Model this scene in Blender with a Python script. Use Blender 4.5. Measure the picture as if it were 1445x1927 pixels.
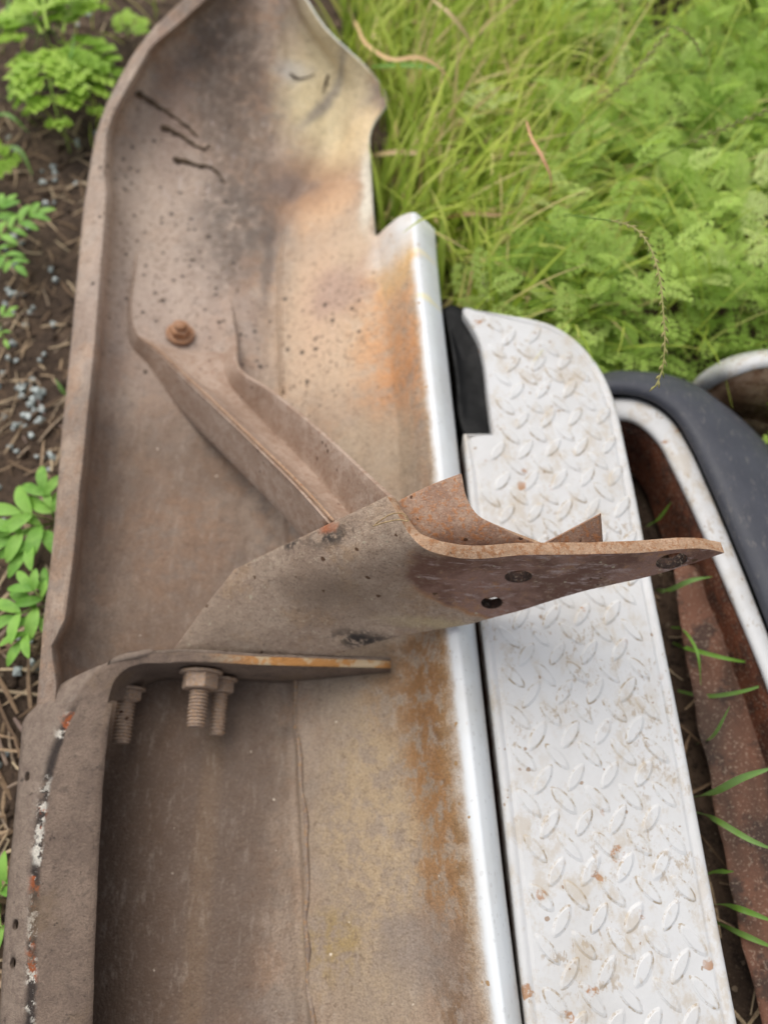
import bpy, bmesh, math, random
import numpy as np
from mathutils import Vector, Matrix, noise as mnoise
from mathutils.bvhtree import BVHTree
random.seed(7); rng = np.random.default_rng(7)
for o in list(bpy.data.objects): bpy.data.objects.remove(o)
C = bpy.context.scene.collection
R = math.radians

# ------------------------------------------------------------------ camera
F, CU, CV = 1390.0, 722.5, 963.5          # focal length and centre in photo pixels
H, TILT = 0.83, R(24.5)                   # camera height, degrees off straight down
cam = bpy.data.cameras.new('camera'); cam_o = bpy.data.objects.new('camera', cam); C.objects.link(cam_o)
cam_o.location = (0, 0, H); cam_o.rotation_euler = (TILT, 0, 0)
cam.sensor_fit = 'VERTICAL'; cam.sensor_height = 36; cam.lens = F/1927*36
cam.clip_start = 0.02; cam.clip_end = 400
cam.dof.use_dof = True; cam.dof.focus_distance = 0.575; cam.dof.aperture_fstop = 3.0
scene = bpy.context.scene; scene.camera = cam_o
cy = scene.cycles; cy.max_bounces = 6; cy.diffuse_bounces = 3; cy.glossy_bounces = 3; cy.transmission_bounces = 4; cy.transparent_max_bounces = 4
# ------------------------------------------------------------------ sky, sun, exposure
SUN_EL, SUN_AZ = R(58), R(-30)             # azimuth clockwise from +y
w = bpy.data.worlds.new('World'); scene.world = w; w.use_nodes = True
wn = w.node_tree; bg = wn.nodes['Background']
sky = wn.nodes.new('ShaderNodeTexSky'); sky.sky_type = 'NISHITA'; sky.sun_disc = False
sky.sun_elevation = SUN_EL; sky.sun_rotation = SUN_AZ; sky.dust_density = 3.0; sky.ozone_density = 0.6
hs_ = wn.nodes.new('ShaderNodeHueSaturation'); hs_.inputs['Saturation'].default_value = .35      # thin cloud takes most of the blue out
wn.links.new(sky.outputs[0], hs_.inputs['Color']); wn.links.new(hs_.outputs[0], bg.inputs[0]); bg.inputs[1].default_value = 0.15
sl = bpy.data.lights.new('sun', 'SUN'); sl.energy = 1.3; sl.angle = R(60); sl.color = (1, .965, .91)
so = bpy.data.objects.new('sun', sl); C.objects.link(so)
sd = Vector((math.sin(SUN_AZ)*math.cos(SUN_EL), math.cos(SUN_AZ)*math.cos(SUN_EL), math.sin(SUN_EL)))
so.rotation_euler = (-sd).to_track_quat('-Z', 'Y').to_euler(); so.location = sd*6
vs = scene.view_settings; vs.view_transform = 'Standard'; vs.look = 'None'; vs.exposure = 0.32; vs.gamma = 1
vs.use_curve_mapping = False

# ------------------------------------------------------------------ helpers
ca, sa = math.cos(TILT), math.sin(TILT)
def P(u, v, z):
    """point at height z that stands where the photograph shows (u, v)"""
    dx, dy, dz = u-CU, sa*F+ca*(CV-v), -ca*F+sa*(CV-v)
    t = (z-H)/dz
    return Vector((dx*t, dy*t, z))
def PA(a): return np.array([P(*q) for q in a])
def cr(pts, n):
    """smooth curve through pts (k,d), n samples per span; tangents weighted by chord length so that close points do not overshoot"""
    p = np.asarray(pts, float); k = len(p); out = []
    h = np.maximum(np.linalg.norm(np.diff(p, axis=0), axis=1), 1e-7); sl = np.diff(p, axis=0)/h[:, None]
    m = np.empty_like(p); m[0] = sl[0]; m[-1] = sl[-1]
    for i in range(1, k-1): m[i] = (sl[i-1]*h[i]+sl[i]*h[i-1])/(h[i]+h[i-1])
    for i in range(k-1):
        for j in range(n):
            t = j/n; t2 = t*t; t3 = t2*t
            out.append((2*t3-3*t2+1)*p[i]+(t3-2*t2+t)*h[i]*m[i]+(3*t2-2*t3)*p[i+1]+(t3-t2)*h[i]*m[i+1])
    out.append(p[-1]); return np.array(out)
def cr_n(pts, n):
    c = cr(pts, 12); s = np.r_[0, np.cumsum(np.linalg.norm(np.diff(c, axis=0), axis=1))]
    t = np.linspace(0, s[-1], n)
    return np.stack([np.interp(t, s, c[:, i]) for i in range(c.shape[1])], 1)
def link(name, me, parent=None, mat=None, smooth=True):
    o = bpy.data.objects.new(name, me); C.objects.link(o)
    if parent: o.parent = parent
    if mat:
        for m in (mat if isinstance(mat, (list, tuple)) else [mat]): me.materials.append(m)
    if smooth: me.polygons.foreach_set('use_smooth', [True]*len(me.polygons))
    return o
def org(parent):
    o = Vector((0, 0, 0))
    while parent: o += parent.location; parent = parent.parent
    return o
def empty(name, loc, label, cat, group=None):
    o = bpy.data.objects.new(name, None); C.objects.link(o); o.location = loc; o.empty_display_size = .05
    return tag(o, label, cat, group)
def tag(o, label=None, cat=None, group=None, kind=None):
    for k, val in (('label', label), ('category', cat), ('group', group), ('kind', kind)):
        if val: o[k] = val
    return o
def pydata(name, vs_, fs, parent=None, mat=None, smooth=True, local=False):
    off = Vector((0, 0, 0)) if local else org(parent)
    me = bpy.data.meshes.new(name); me.from_pydata([tuple(Vector(v)-off) for v in vs_], [], fs); me.validate()
    return link(name, me, parent, mat, smooth)
def grid(name, G, parent=None, mat=None, thick=None, offset=-1, flip=False, bevel=None, rim_mat=None, close=False):
    """G: (rows, cols, 3) world points -> sheet with UV (row, col in 0..1)"""
    nr, nc = G.shape[:2]; V = G.reshape(-1, 3)
    fs = []
    for i in range(nr-1):
        for j in range(nc-1 if not close else nc):
            a, b = i*nc+j, i*nc+(j+1) % nc; f = (a, b, b+nc, a+nc)
            fs.append(f[::-1] if flip else f)
    o = pydata(name, [tuple(v) for v in V], fs, parent, mat)
    me = o.data; uv = me.uv_layers.new(name='UVMap')
    li = np.zeros(len(me.loops), int); me.loops.foreach_get('vertex_index', li)
    uv.data.foreach_set('uv', np.stack([(li//nc)/(nr-1), (li % nc)/max(1, nc-1)], 1).ravel().astype(np.float32))
    if thick:
        m = o.modifiers.new('thickness', 'SOLIDIFY'); m.thickness = thick; m.offset = offset
        if rim_mat is not None: m.material_offset_rim = rim_mat
        if bevel:
            b = o.modifiers.new('bevel', 'BEVEL'); b.width = bevel; b.segments = 2; b.limit_method = 'ANGLE'; b.angle_limit = R(50)
    return o
def tris(name, V, T, parent=None, mat=None, attr=None, smooth=False):
    me = bpy.data.meshes.new(name); V = np.asarray(V, np.float32); T = np.asarray(T, np.int32)
    me.vertices.add(len(V)); me.vertices.foreach_set('co', V.ravel())
    me.loops.add(T.size); me.loops.foreach_set('vertex_index', T.ravel())
    me.polygons.add(len(T)); me.polygons.foreach_set('loop_start', np.arange(0, T.size, 3, dtype=np.int32))
    me.polygons.foreach_set('loop_total', np.full(len(T), 3, np.int32))
    me.update(calc_edges=True)
    if attr is not None:
        a = me.attributes.new('rnd', 'FLOAT', 'POINT'); a.data.foreach_set('value', np.asarray(attr, np.float32))
    return link(name, me, parent, mat, smooth)
def tube(name, pts, rad, parent=None, mat=None, seg=8, closed_ends=True):
    p = np.asarray(pts, float); n = len(p); rad = np.broadcast_to(rad, n)
    V = []; fs = []
    T = np.gradient(p, axis=0)
    up = Vector((.31, .2, .93))
    for i in range(n):
        t = Vector(T[i]).normalized(); a = t.cross(up).normalized(); b = a.cross(t)
        for k in range(seg):
            an = 2*math.pi*k/seg; V.append(tuple(Vector(p[i])+(a*math.cos(an)+b*math.sin(an))*float(rad[i])))
    for i in range(n-1):
        for k in range(seg): fs.append((i*seg+k, i*seg+(k+1) % seg, (i+1)*seg+(k+1) % seg, (i+1)*seg+k))
    if closed_ends: fs += [tuple(range(seg))[::-1], tuple(range((n-1)*seg, n*seg))]
    return pydata(name, V, fs, parent, mat)
def lathe(name, prof, base, axis, parent=None, mat=None, seg=24, hexa=False, smooth=True):
    """prof: (radius, height) list turned round axis from base"""
    ax = Vector(axis).normalized(); a = ax.orthogonal().normalized(); b = ax.cross(a); base = Vector(base)
    s = 6 if hexa else seg; V = []; fs = []
    for r, h in prof:
        for k in range(s):
            an = 2*math.pi*(k+.3)/s; V.append(tuple(base+ax*h+(a*math.cos(an)+b*math.sin(an))*r))
    for i in range(len(prof)-1):
        for k in range(s): fs.append((i*s+k, i*s+(k+1) % s, (i+1)*s+(k+1) % s, (i+1)*s+k))
    fs += [tuple(range(s))[::-1], tuple(range((len(prof)-1)*s, len(prof)*s))]
    o = pydata(name, V, fs, parent, mat, smooth and not hexa)
    if hexa:
        m = o.modifiers.new('bevel', 'BEVEL'); m.width = r*0.08; m.segments = 2
    return o
def stud_profile(r, length, pitch=.0034):
    pr = []; h = 0
    while h < length-.002:
        pr += [(r, h), (r, h+pitch*.3), (r*.8, h+pitch*.5), (r*.8, h+pitch*.75)]; h += pitch
    return pr+[(r*.95, length-.0015), (r*.75, length)]
def drill(o, holes, bore=False):
    """round holes through a part: (centre, axis, radius)"""
    cut = []
    for c, ax, r in holes:
        q = lathe('cutter', [(r, -.05), (r, .05)], c, ax, None, None, 20, smooth=False)
        if bore:
            for k in o.data.materials: q.data.materials.append(k)
            for f in q.data.polygons: f.material_index = len(o.data.materials)-1
        m = o.modifiers.new('hole', 'BOOLEAN'); m.operation = 'DIFFERENCE'; m.object = q; m.solver = 'EXACT'; cut.append(q)
    bpy.context.view_layer.update()
    me = bpy.data.meshes.new_from_object(o.evaluated_get(bpy.context.evaluated_depsgraph_get()))
    o.modifiers.clear(); o.data = me
    for q in cut: bpy.data.objects.remove(q)

# ------------------------------------------------------------------ material helpers
def S(r, g, b, k=1.0):
    f = lambda c: ((c/255+.055)/1.055)**2.4 if c > 10 else c/255/12.92
    return (f(r)*k, f(g)*k, f(b)*k, 1)
class Mat:
    def __init__(self, name, rough=.8, metal=0, coord='Object'):
        self.m = bpy.data.materials.new(name); self.m.use_nodes = True
        self.t = self.m.node_tree; self.b = self.t.nodes['Principled BSDF']
        self.b.inputs['Roughness'].default_value = rough; self.b.inputs['Metallic'].default_value = metal
        self.b.inputs['Specular IOR Level'].default_value = .3
        if coord == 'World': self.co = self.n('ShaderNodeNewGeometry').outputs['Position']
        else: self.co = self.n('ShaderNodeTexCoord').outputs[coord]
        self.uv = None
    def n(self, ty, ins=None, **pr):
        x = self.t.nodes.new(ty)
        for k, val in pr.items(): setattr(x, k, val)
        for k, val in (ins or {}).items(): self.set(x.inputs[k], val)
        return x
    def set(self, sock, val):
        if isinstance(val, bpy.types.NodeSocket): self.t.links.new(val, sock)
        else: sock.default_value = val
    def noise(self, scale, detail=5, rough=.6, stretch=None, seed=0, dist=0, out=0):
        co = self.co
        mp = self.n('ShaderNodeMapping', {'Vector': co, 'Location': (seed*1.7, seed*.9, seed*2.3), 'Scale': stretch or (1, 1, 1)})
        return self.n('ShaderNodeTexNoise', {'Vector': mp.outputs[0], 'Scale': scale, 'Detail': detail, 'Roughness': rough, 'Distortion': dist}).outputs[out]
    def mr(self, x, a, b, c=0, d=1, smooth=True):
        return self.n('ShaderNodeMapRange', {'Value': x, 'From Min': a, 'From Max': b, 'To Min': c, 'To Max': d},
                      interpolation_type='SMOOTHSTEP' if smooth else 'LINEAR').outputs[0]
    def ma(self, op, a, b=0.0, c=None):
        ins = {0: a, 1: b}
        if c is not None: ins[2] = c
        return self.n('ShaderNodeMath', ins, operation=op, use_clamp=False).outputs[0]
    def mix(self, f, a, b, mode='MIX'):
        x = self.n('ShaderNodeMix', {0: f}, data_type='RGBA', blend_type=mode, clamp_factor=True)
        self.set(x.inputs[6], a); self.set(x.inputs[7], b); return x.outputs[2]
    def ramp(self, x, stops):
        r = self.n('ShaderNodeValToRGB', {0: x}); e = r.color_ramp.elements
        while len(e) < len(stops): e.new(.5)
        for el, (p, c) in zip(e, stops): el.position = p; el.color = c
        return r.outputs[0]
    def warp(self, scale, amt, seed=0, detail=2):
        nz = self.noise(scale, detail, .6, seed=seed, out=1)
        s = self.n('ShaderNodeVectorMath', {0: nz, 1: (.5, .5, .5)}, operation='SUBTRACT')
        s2 = self.n('ShaderNodeVectorMath', {0: s.outputs[0], 'Scale': amt}, operation='SCALE')
        return self.n('ShaderNodeVectorMath', {0: self.co, 1: s2.outputs[0]}, operation='ADD').outputs[0]
    def blob(self, vec, c, r, rot=0.0, soft=.0):
        a = self.n('ShaderNodeMapping', {'Vector': vec, 'Location': tuple(c), 'Rotation': (0, 0, rot), 'Scale': tuple(r)}, vector_type='TEXTURE')
        l = self.n('ShaderNodeVectorMath', {0: a.outputs[0]}, operation='LENGTH').outputs['Value']
        return self.mr(l, 1.0, soft)
    def spots(self, scale, radius, keep, seed=0, stretch=(1, 1, 1)):
        mp = self.n('ShaderNodeMapping', {'Vector': self.warp(scale*1.6, .5/scale, seed), 'Location': (seed, seed*2, 0), 'Scale': stretch})
        vo = self.n('ShaderNodeTexVoronoi', {'Vector': mp.outputs[0], 'Scale': scale}, voronoi_dimensions='3D')
        rnd = self.n('ShaderNodeSeparateColor', {0: vo.outputs['Color']}).outputs
        rr = self.ma('MULTIPLY', rnd[0], radius)
        a = self.mr(self.ma('SUBTRACT', vo.outputs['Distance'], rr), .04, -.04)
        return self.ma('MULTIPLY', a, self.mr(rnd[1], 1-keep, 1-keep+.01))
    def bump(self, h, dist, strength=1.0):
        prev = self.b.inputs['Normal'].links[0].from_socket if self.b.inputs['Normal'].links else None
        x = self.n('ShaderNodeBump', {'Height': h, 'Distance': dist, 'Strength': strength})
        if prev: self.t.links.new(prev, x.inputs['Normal'])
        self.t.links.new(x.outputs[0], self.b.inputs['Normal'])
    def col(self, c): self.set(self.b.inputs['Base Color'], c); return self
    def rough(self, r): self.set(self.b.inputs['Roughness'], r); return self
    def trans(self, col, f):
        tr = self.n('ShaderNodeBsdfTranslucent', {'Color': col}); ms = self.n('ShaderNodeMixShader', {0: f, 1: self.b.outputs[0], 2: tr.outputs[0]})
        self.t.links.new(ms.outputs[0], self.t.nodes['Material Output'].inputs['Surface'])

def interp(tab):
    k = np.array(sorted(tab)); x = np.array([tab[i] for i in k], float)
    def f(v):
        r = np.interp(v, k, x)
        s1 = (x[-1]-x[-2])/(k[-1]-k[-2]); s0 = (x[1]-x[0])/(k[1]-k[0])
        r = np.where(v > k[-1], x[-1]+(v-k[-1])*s1, r); return np.where(v < k[0], x[0]+(v-k[0])*s0, r)
    return f
def const(z): return lambda v: np.full_like(np.asarray(v, float), z)
#================================================================== MATERIALS
B1 = P(480, 900, 0)                        # base point of the open bumper
def rel(u, v, z): return P(u, v, z)-B1

def mat_shell():
    m = Mat('dirty_galvanised_steel', .72)
    wv = m.warp(14, .075, detail=5); wf = m.warp(40, .02, 3)
    n1 = m.noise(9, 4, .65); n2 = m.noise(60, 5, .7, seed=2); n3 = m.noise(500, 3, .7, seed=4)
    ns = m.noise(26, 5, .65, (2.2, .5, 1), seed=5)
    c = m.mix(m.mr(n1, .41, .59), S(145, 124, 108), S(177, 156, 137))
    c = m.mix(m.mr(ns, .46, .62, 0, .6), c, S(127, 104, 88))
    c = m.mix(m.mr(m.noise(22, 4, .6, seed=17), .5, .6, 0, .5), c, S(169, 133, 104))
    c = m.mix(m.mr(m.noise(34, 4, .65, seed=18), .5, .62, 0, .5), c, S(140, 131, 122))
    def stain_shade(c, col, u, v, z, rx, ry, a=.8, rot=0.0, soft=.3, vec=wv, tex=None):
        f = m.ma('MULTIPLY', m.blob(vec, rel(u, v, z), (rx, ry, .25), rot, soft), a)
        if tex is not None: f = m.ma('MULTIPLY', f, tex)
        return m.mix(f, c, col)
    spk = m.mr(n2, .38, .58)
    # lighter dusty stretch below the wing, pinkish
    c = stain_shade(c, S(182, 163, 147), 300, 420, .04, .16, .30, .8)
    c = stain_shade(c, S(190, 169, 154), 330, 620, .05, .16, .2, .6)
    # deep brown dirt lying in the trough; shade at its lower left painted in too
    c = stain_shade(c, S(104, 83, 67), 290, 1650, .03, .19, .38, .92)
    c = stain_shade(c, S(84, 67, 55), 225, 1720, .03, .10, .34, .8)
    c = stain_shade(c, S(104, 88, 76), 440, 1500, .03, .07, .4, .8)
    c = stain_shade(c, S(128, 104, 80), 376, 1700, .035, .016, .36, .4, vec=m.warp(6, .012, 5))
    c = stain_shade(c, S(120, 101, 86), 300, 980, .04, .15, .27, .7)
    c = stain_shade(c, S(158, 118, 88), 330, 1010, .04, .09, .10, .22, tex=spk)
    # the step sheet: warm rust bloom, orange towards the painted edge
    c = stain_shade(c, S(210, 182, 152), 640, 560, .07, .14, .26, .9)
    c = stain_shade(c, S(216, 180, 150), 600, 560, .06, .05, .16, .5)
    c = stain_shade(c, S(216, 160, 110), 735, 620, .10, .08, .18, .7, tex=m.mr(n2, .3, .62))
    c = stain_shade(c, S(200, 134, 78), 765, 720, .12, .05, .12, .5, tex=m.mr(n2, .3, .62))
    c = stain_shade(c, S(240, 201, 127), 755, 500, .11, .045, .07, .4)
    c = stain_shade(c, S(169, 138, 127), 640, 540, .07, .06, .07, .55)
    c = stain_shade(c, S(232, 224, 203), 690, 320, .1, .02, .14, .8)
    c = stain_shade(c, S(240, 192, 145), 600, 330, .08, .07, .10, .6)
    c = stain_shade(c, S(190, 169, 142), 690, 860, .09, .10, .10, .7)
    c = stain_shade(c, S(152, 134, 114), 700, 1500, .08, .12, .5, .92)
    c = stain_shade(c, S(185, 160, 122), 720, 1560, .08, .08, .2, .55, tex=spk)
    c = stain_shade(c, S(148, 106, 62), 815, 1330, .12, .045, .14, .9, tex=m.mr(n2, .40, .54))
    c = stain_shade(c, S(152, 110, 68), 830, 1540, .12, .034, .17, .85, tex=m.mr(n2, .42, .55))
    c = stain_shade(c, S(120, 88, 56), 860, 1600, .12, .014, .3, .8, tex=m.mr(n2, .42, .52))
    c = stain_shade(c, S(133, 95, 59), 780, 1280, .12, .07, .08, .7, tex=spk)
    c = stain_shade(c, S(136, 122, 111), 800, 1800, .12, .05, .06, .7)
    c = stain_shade(c, S(154, 127, 59), 620, 1790, .06, .03, .05, .5, tex=spk)
    # wing: soot band, cream corner, a painted shadow streak
    c = stain_shade(c, S(224, 206, 164), 610, 110, .13, .105, .19, .95)
    c = stain_shade(c, S(237, 210, 163), 660, 200, .13, .07, .08, .8)
    c = stain_shade(c, S(192, 194, 199), 545, 65, .14, .04, .035, .4)
    c = stain_shade(c, S(127, 120, 115), 600, 115, .13, .016, .08, .75, rot=-.75, vec=wf)  # soft shadow streak put into the colour
    c = stain_shade(c, S(104, 90, 79), 420, 110, .12, .085, .26, .85, rot=.12, tex=m.mr(n2, .28, .56))
    c = stain_shade(c, S(158, 122, 95), 560, 290, .09, .10, .10, .7)
    c = stain_shade(c, S(88, 80, 74), 445, 400, .05, .085, .17, .72, rot=-.25, tex=m.mr(n2, .28, .56))
    c = stain_shade(c, S(108, 99, 95), 545, 320, .06, .05, .05, .6, rot=-.7)
    c = stain_shade(c, S(99, 90, 84), 505, 480, .03, .012, .12, .6, vec=wf)
    c = stain_shade(c, S(136, 113, 99), 300, 140, .14, .05, .16, .6)
    # lighter scratches in clusters
    sc = m.noise(120, 3, .6, (1.6, .22, 1), seed=9)
    f = m.ma('MULTIPLY', m.mr(sc, .60, .68), m.blob(wv, rel(360, 250, .1), (.10, .2, .3)))
    c = m.mix(m.ma('MULTIPLY', f, .5), c, S(215, 203, 199))
    ln = m.noise(120, 4, .7, (1, .3, 1), seed=33); c = m.mix(m.mr(ln, .54, .68, 0, .22), c, m.mix(.5, c, S(214, 200, 184))); c = m.mix(m.mr(ln, .46, .34, 0, .3), c, m.mix(.5, c, S(86, 70, 58)))
    pit = m.noise(130, 4, .8, seed=35); c = m.mix(m.mr(pit, .57, .64, 0, .45), c, S(98, 76, 60))
    # white paint wrapping over the folded edge
    uv = m.n('ShaderNodeUVMap').outputs[0]; sx = m.n('ShaderNodeSeparateXYZ', {0: uv}).outputs[1]
    jag = m.ma('MULTIPLY', m.ma('SUBTRACT', m.noise(45, 8, .75, seed=6), .5), .045)
    jag2 = m.ma('MULTIPLY', m.ma('SUBTRACT', m.noise(9, 3, .5, seed=12), .5), .04)
    sy = m.n('ShaderNodeSeparateXYZ', {0: uv}).outputs[0]; a = m.ma('ADD', m.ma('ADD', m.ma('ADD', sx, jag), jag2), m.mr(sy, .42, .64, .018, .044))
    pm = m.mr(a, .818, .866)
    pt = m.blob(wv, rel(760, 445, .12), (.062, .075, .2))
    halo = m.mr(a, .80, .85)
    c = m.mix(m.ma('MULTIPLY', halo, .45), c, S(201, 169, 122))
    white = m.mix(m.mr(n1, .4, .62, 0, .5), S(222, 224, 224), S(204, 201, 194))
    white = m.mix(m.ma('MULTIPLY', m.blob(wf, rel(770, 490, .14), (.016, .012, .1)), .9), white, S(240, 181, 95))
    white = m.mix(m.ma('MULTIPLY', m.blob(wf, rel(790, 480, .14), (.03, .008, .1)), .6), white, S(240, 221, 169))
    white = m.mix(m.ma('MULTIPLY', m.blob(wf, rel(800, 565, .14), (.035, .008, .1)), .6), white, S(240, 224, 158))
    fl = m.spots(180, .55, .10, 3)
    white = m.mix(m.ma('MULTIPLY', fl, m.mr(a, .93, .86)), white, S(169, 133, 88))
    allp = m.ma('MAXIMUM', pm, m.ma('MULTIPLY', pt, .9))
    c = m.mix(allp, c, white)
    # black crumbs of dirt, dense below the wing
    sp = m.spots(105, .40, .34, 1)
    dens = m.ma('MAXIMUM', m.blob(wv, rel(310, 400, .04), (.20, .34, .3)), m.ma('MULTIPLY', m.blob(wv, rel(500, 640, .05), (.26, .22, .3)), .72))
    keep = m.mr(m.ma('ADD', dens, m.ma('MULTIPLY', m.noise(40, 2, .5, seed=8), 1.1)), .78, .95)
    c = m.mix(m.ma('MULTIPLY', m.ma('MULTIPLY', sp, keep), .85), c, S(50, 40, 33))
    sp2 = m.spots(230, .5, .3, 5)
    c = m.mix(m.ma('MULTIPLY', sp2, m.ma('ADD', m.ma('MULTIPLY', keep, .6), .12)), c, S(95, 75, 56))
    # fine dust grain
    bare = m.ma('SUBTRACT', 1.0, allp)
    c = m.mix(m.ma('MULTIPLY', bare, m.mr(n3, .42, .6, 0, .5)), c, m.mix(.6, c, S(82, 66, 54)))
    c = m.mix(m.ma('MULTIPLY', bare, m.mr(m.noise(300, 3, .7, seed=31), .52, .68, 0, .22)), c, m.mix(.35, c, S(206, 188, 168)))
    gr = m.spots(150, .2, .035, 7)
    c = m.mix(m.ma('MULTIPLY', gr, m.ma('SUBTRACT', 1.0, allp)), c, S(215, 199, 179))
    m.col(c); m.rough(m.mix(allp, m.mr(n2, .3, .7, .55, .85), (.38, .38, .38, 1)))
    ml = m.ma('MULTIPLY', m.ma('SUBTRACT', 1.0, allp), m.blob(wv, rel(560, 110, .13), (.2, .22, .3)))
    m.set(m.b.inputs['Metallic'], m.ma('MULTIPLY', ml, .25))
    npt = m.ma('SUBTRACT', 1.0, allp)
    hb = m.ma('MULTIPLY_ADD', m.noise(420, 2, .7, seed=4), .5, m.noise(60, 3, .7, seed=2)); m.bump(hb, .0045, m.ma('MULTIPLY_ADD', npt, .5, .03))
    return m.m

def mat_bracket(name='dusty_rusty_steel', blade=True):
    m = Mat(name, .8); wv = m.warp(20, .04); wf = m.warp(70, .015, 2)
    n1 = m.noise(14, 4, .65); n2 = m.noise(90, 5, .7, seed=2); n3 = m.noise(700, 3, .75, seed=4)
    c = m.mix(m.mr(n1, .35, .65), S(166, 143, 124), S(186, 164, 143))
    c = m.mix(m.mr(n2, .42, .66, 0, .5), c, S(142, 119, 100))
    c = m.mix(m.mr(m.noise(26, 4, .7, seed=6), .5, .66, 0, .45), c, S(168, 136, 102))
    c = m.mix(m.mr(m.noise(320, 3, .75, seed=27), .54, .64, 0, .55), c, S(112, 92, 76))
    c = m.mix(m.mr(m.noise(240, 3, .75, seed=28), .56, .66, 0, .5), c, S(206, 188, 164))
    if blade:
        for (u, v, z, r, a) in ((640, 1110, .18, (.09, .06, .05), .7), (420, 1170, .12, (.09, .05, .05), .6)):
            c = m.mix(m.ma('MULTIPLY', m.blob(wv, rel(u, v, z), r), a), c, S(140, 120, 102))
        g = m.blob(wv, rel(1140, 1070, .235), (.19, .12, .085), 0, .72)
        c = m.mix(m.ma('MULTIPLY', m.mr(g, .02, .22, 0, .75), m.mr(n1, .38, .56)), c, S(180, 122, 66))
        c = m.mix(m.ma('MULTIPLY', m.mr(g, .08, .45), m.mr(n2, .25, .5)), c, m.mix(m.mr(n1, .42, .58), S(118, 84, 70), S(156, 122, 108)))
        c = m.mix(m.ma('MULTIPLY', m.mr(g, .3, .8), m.mr(m.noise(50, 7, .75, (1, 1, 2.5), seed=11), .52, .66)), c, S(184, 162, 154))
        c = m.mix(m.ma('MULTIPLY', m.mr(g, .3, .8), m.mr(m.noise(24, 6, .7, seed=13), .56, .7, 0, .7)), c, S(150, 84, 40))
        for (u, v, z, r) in ((600, 1010, .235, (.06, .012, .03)), (545, 1025, .21, (.016, .007, .03)), (690, 1200, .13, (.05, .02, .02)), (670, 1196, .13, (.03, .015, .02))):
            c = m.mix(m.ma('MULTIPLY', m.blob(wf, rel(u, v, z), r), m.mr(n2, .42, .55)), c, S(46, 44, 44))
        c = m.mix(m.ma('MULTIPLY', m.blob(wf, rel(612, 990, .24), (.016, .006, .02)), .9), c, S(190, 92, 30))
        c = m.mix(m.ma('MULTIPLY', m.blob(wf, rel(840, 1165, .16), (.09, .03, .012)), .6), c, S(196, 176, 132))
    g2 = m.spots(170, .3, .10, 3); c = m.mix(g2, c, S(186, 172, 148))
    g3 = m.spots(120, .35, .07, 5); c = m.mix(g3, c, S(92, 66, 46))
    c = m.mix(m.mr(n3, .42, .6, 0, .5), c, m.mix(.55, c, S(92, 76, 62)))
    m.col(c); m.bump(m.ma('MULTIPLY_ADD', n3, .55, n2), .0034, .7)
    return m.m
def mat_rust(name, a, b, c2, scale=18, rough=.8, bumpd=.003, streak=(1, 1, 1)):
    m = Mat(name, rough); n1 = m.noise(scale, 4, .7, streak); n2 = m.noise(scale*5, 4, .7, seed=2); n3 = m.noise(700, 3, .75, seed=4)
    c = m.mix(m.mr(n1, .42, .58), a, b); c = m.mix(m.mr(n2, .49, .62, 0, .8), c, c2)
    c = m.mix(m.mr(n3, .42, .6, 0, .45), c, m.mix(.55, c, S(70, 54, 44)))
    c = m.mix(m.mr(m.noise(300, 2, .7, seed=29), .56, .66, 0, .4), c, m.mix(.5, c, S(214, 194, 170)))
    c = m.mix(m.spots(160, .35, .08, 3), c, S(80, 54, 38))
    m.col(c); m.bump(m.ma('MULTIPLY_ADD', n3, .35, n2), max(bumpd, .0015), .45); return m.m
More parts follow.
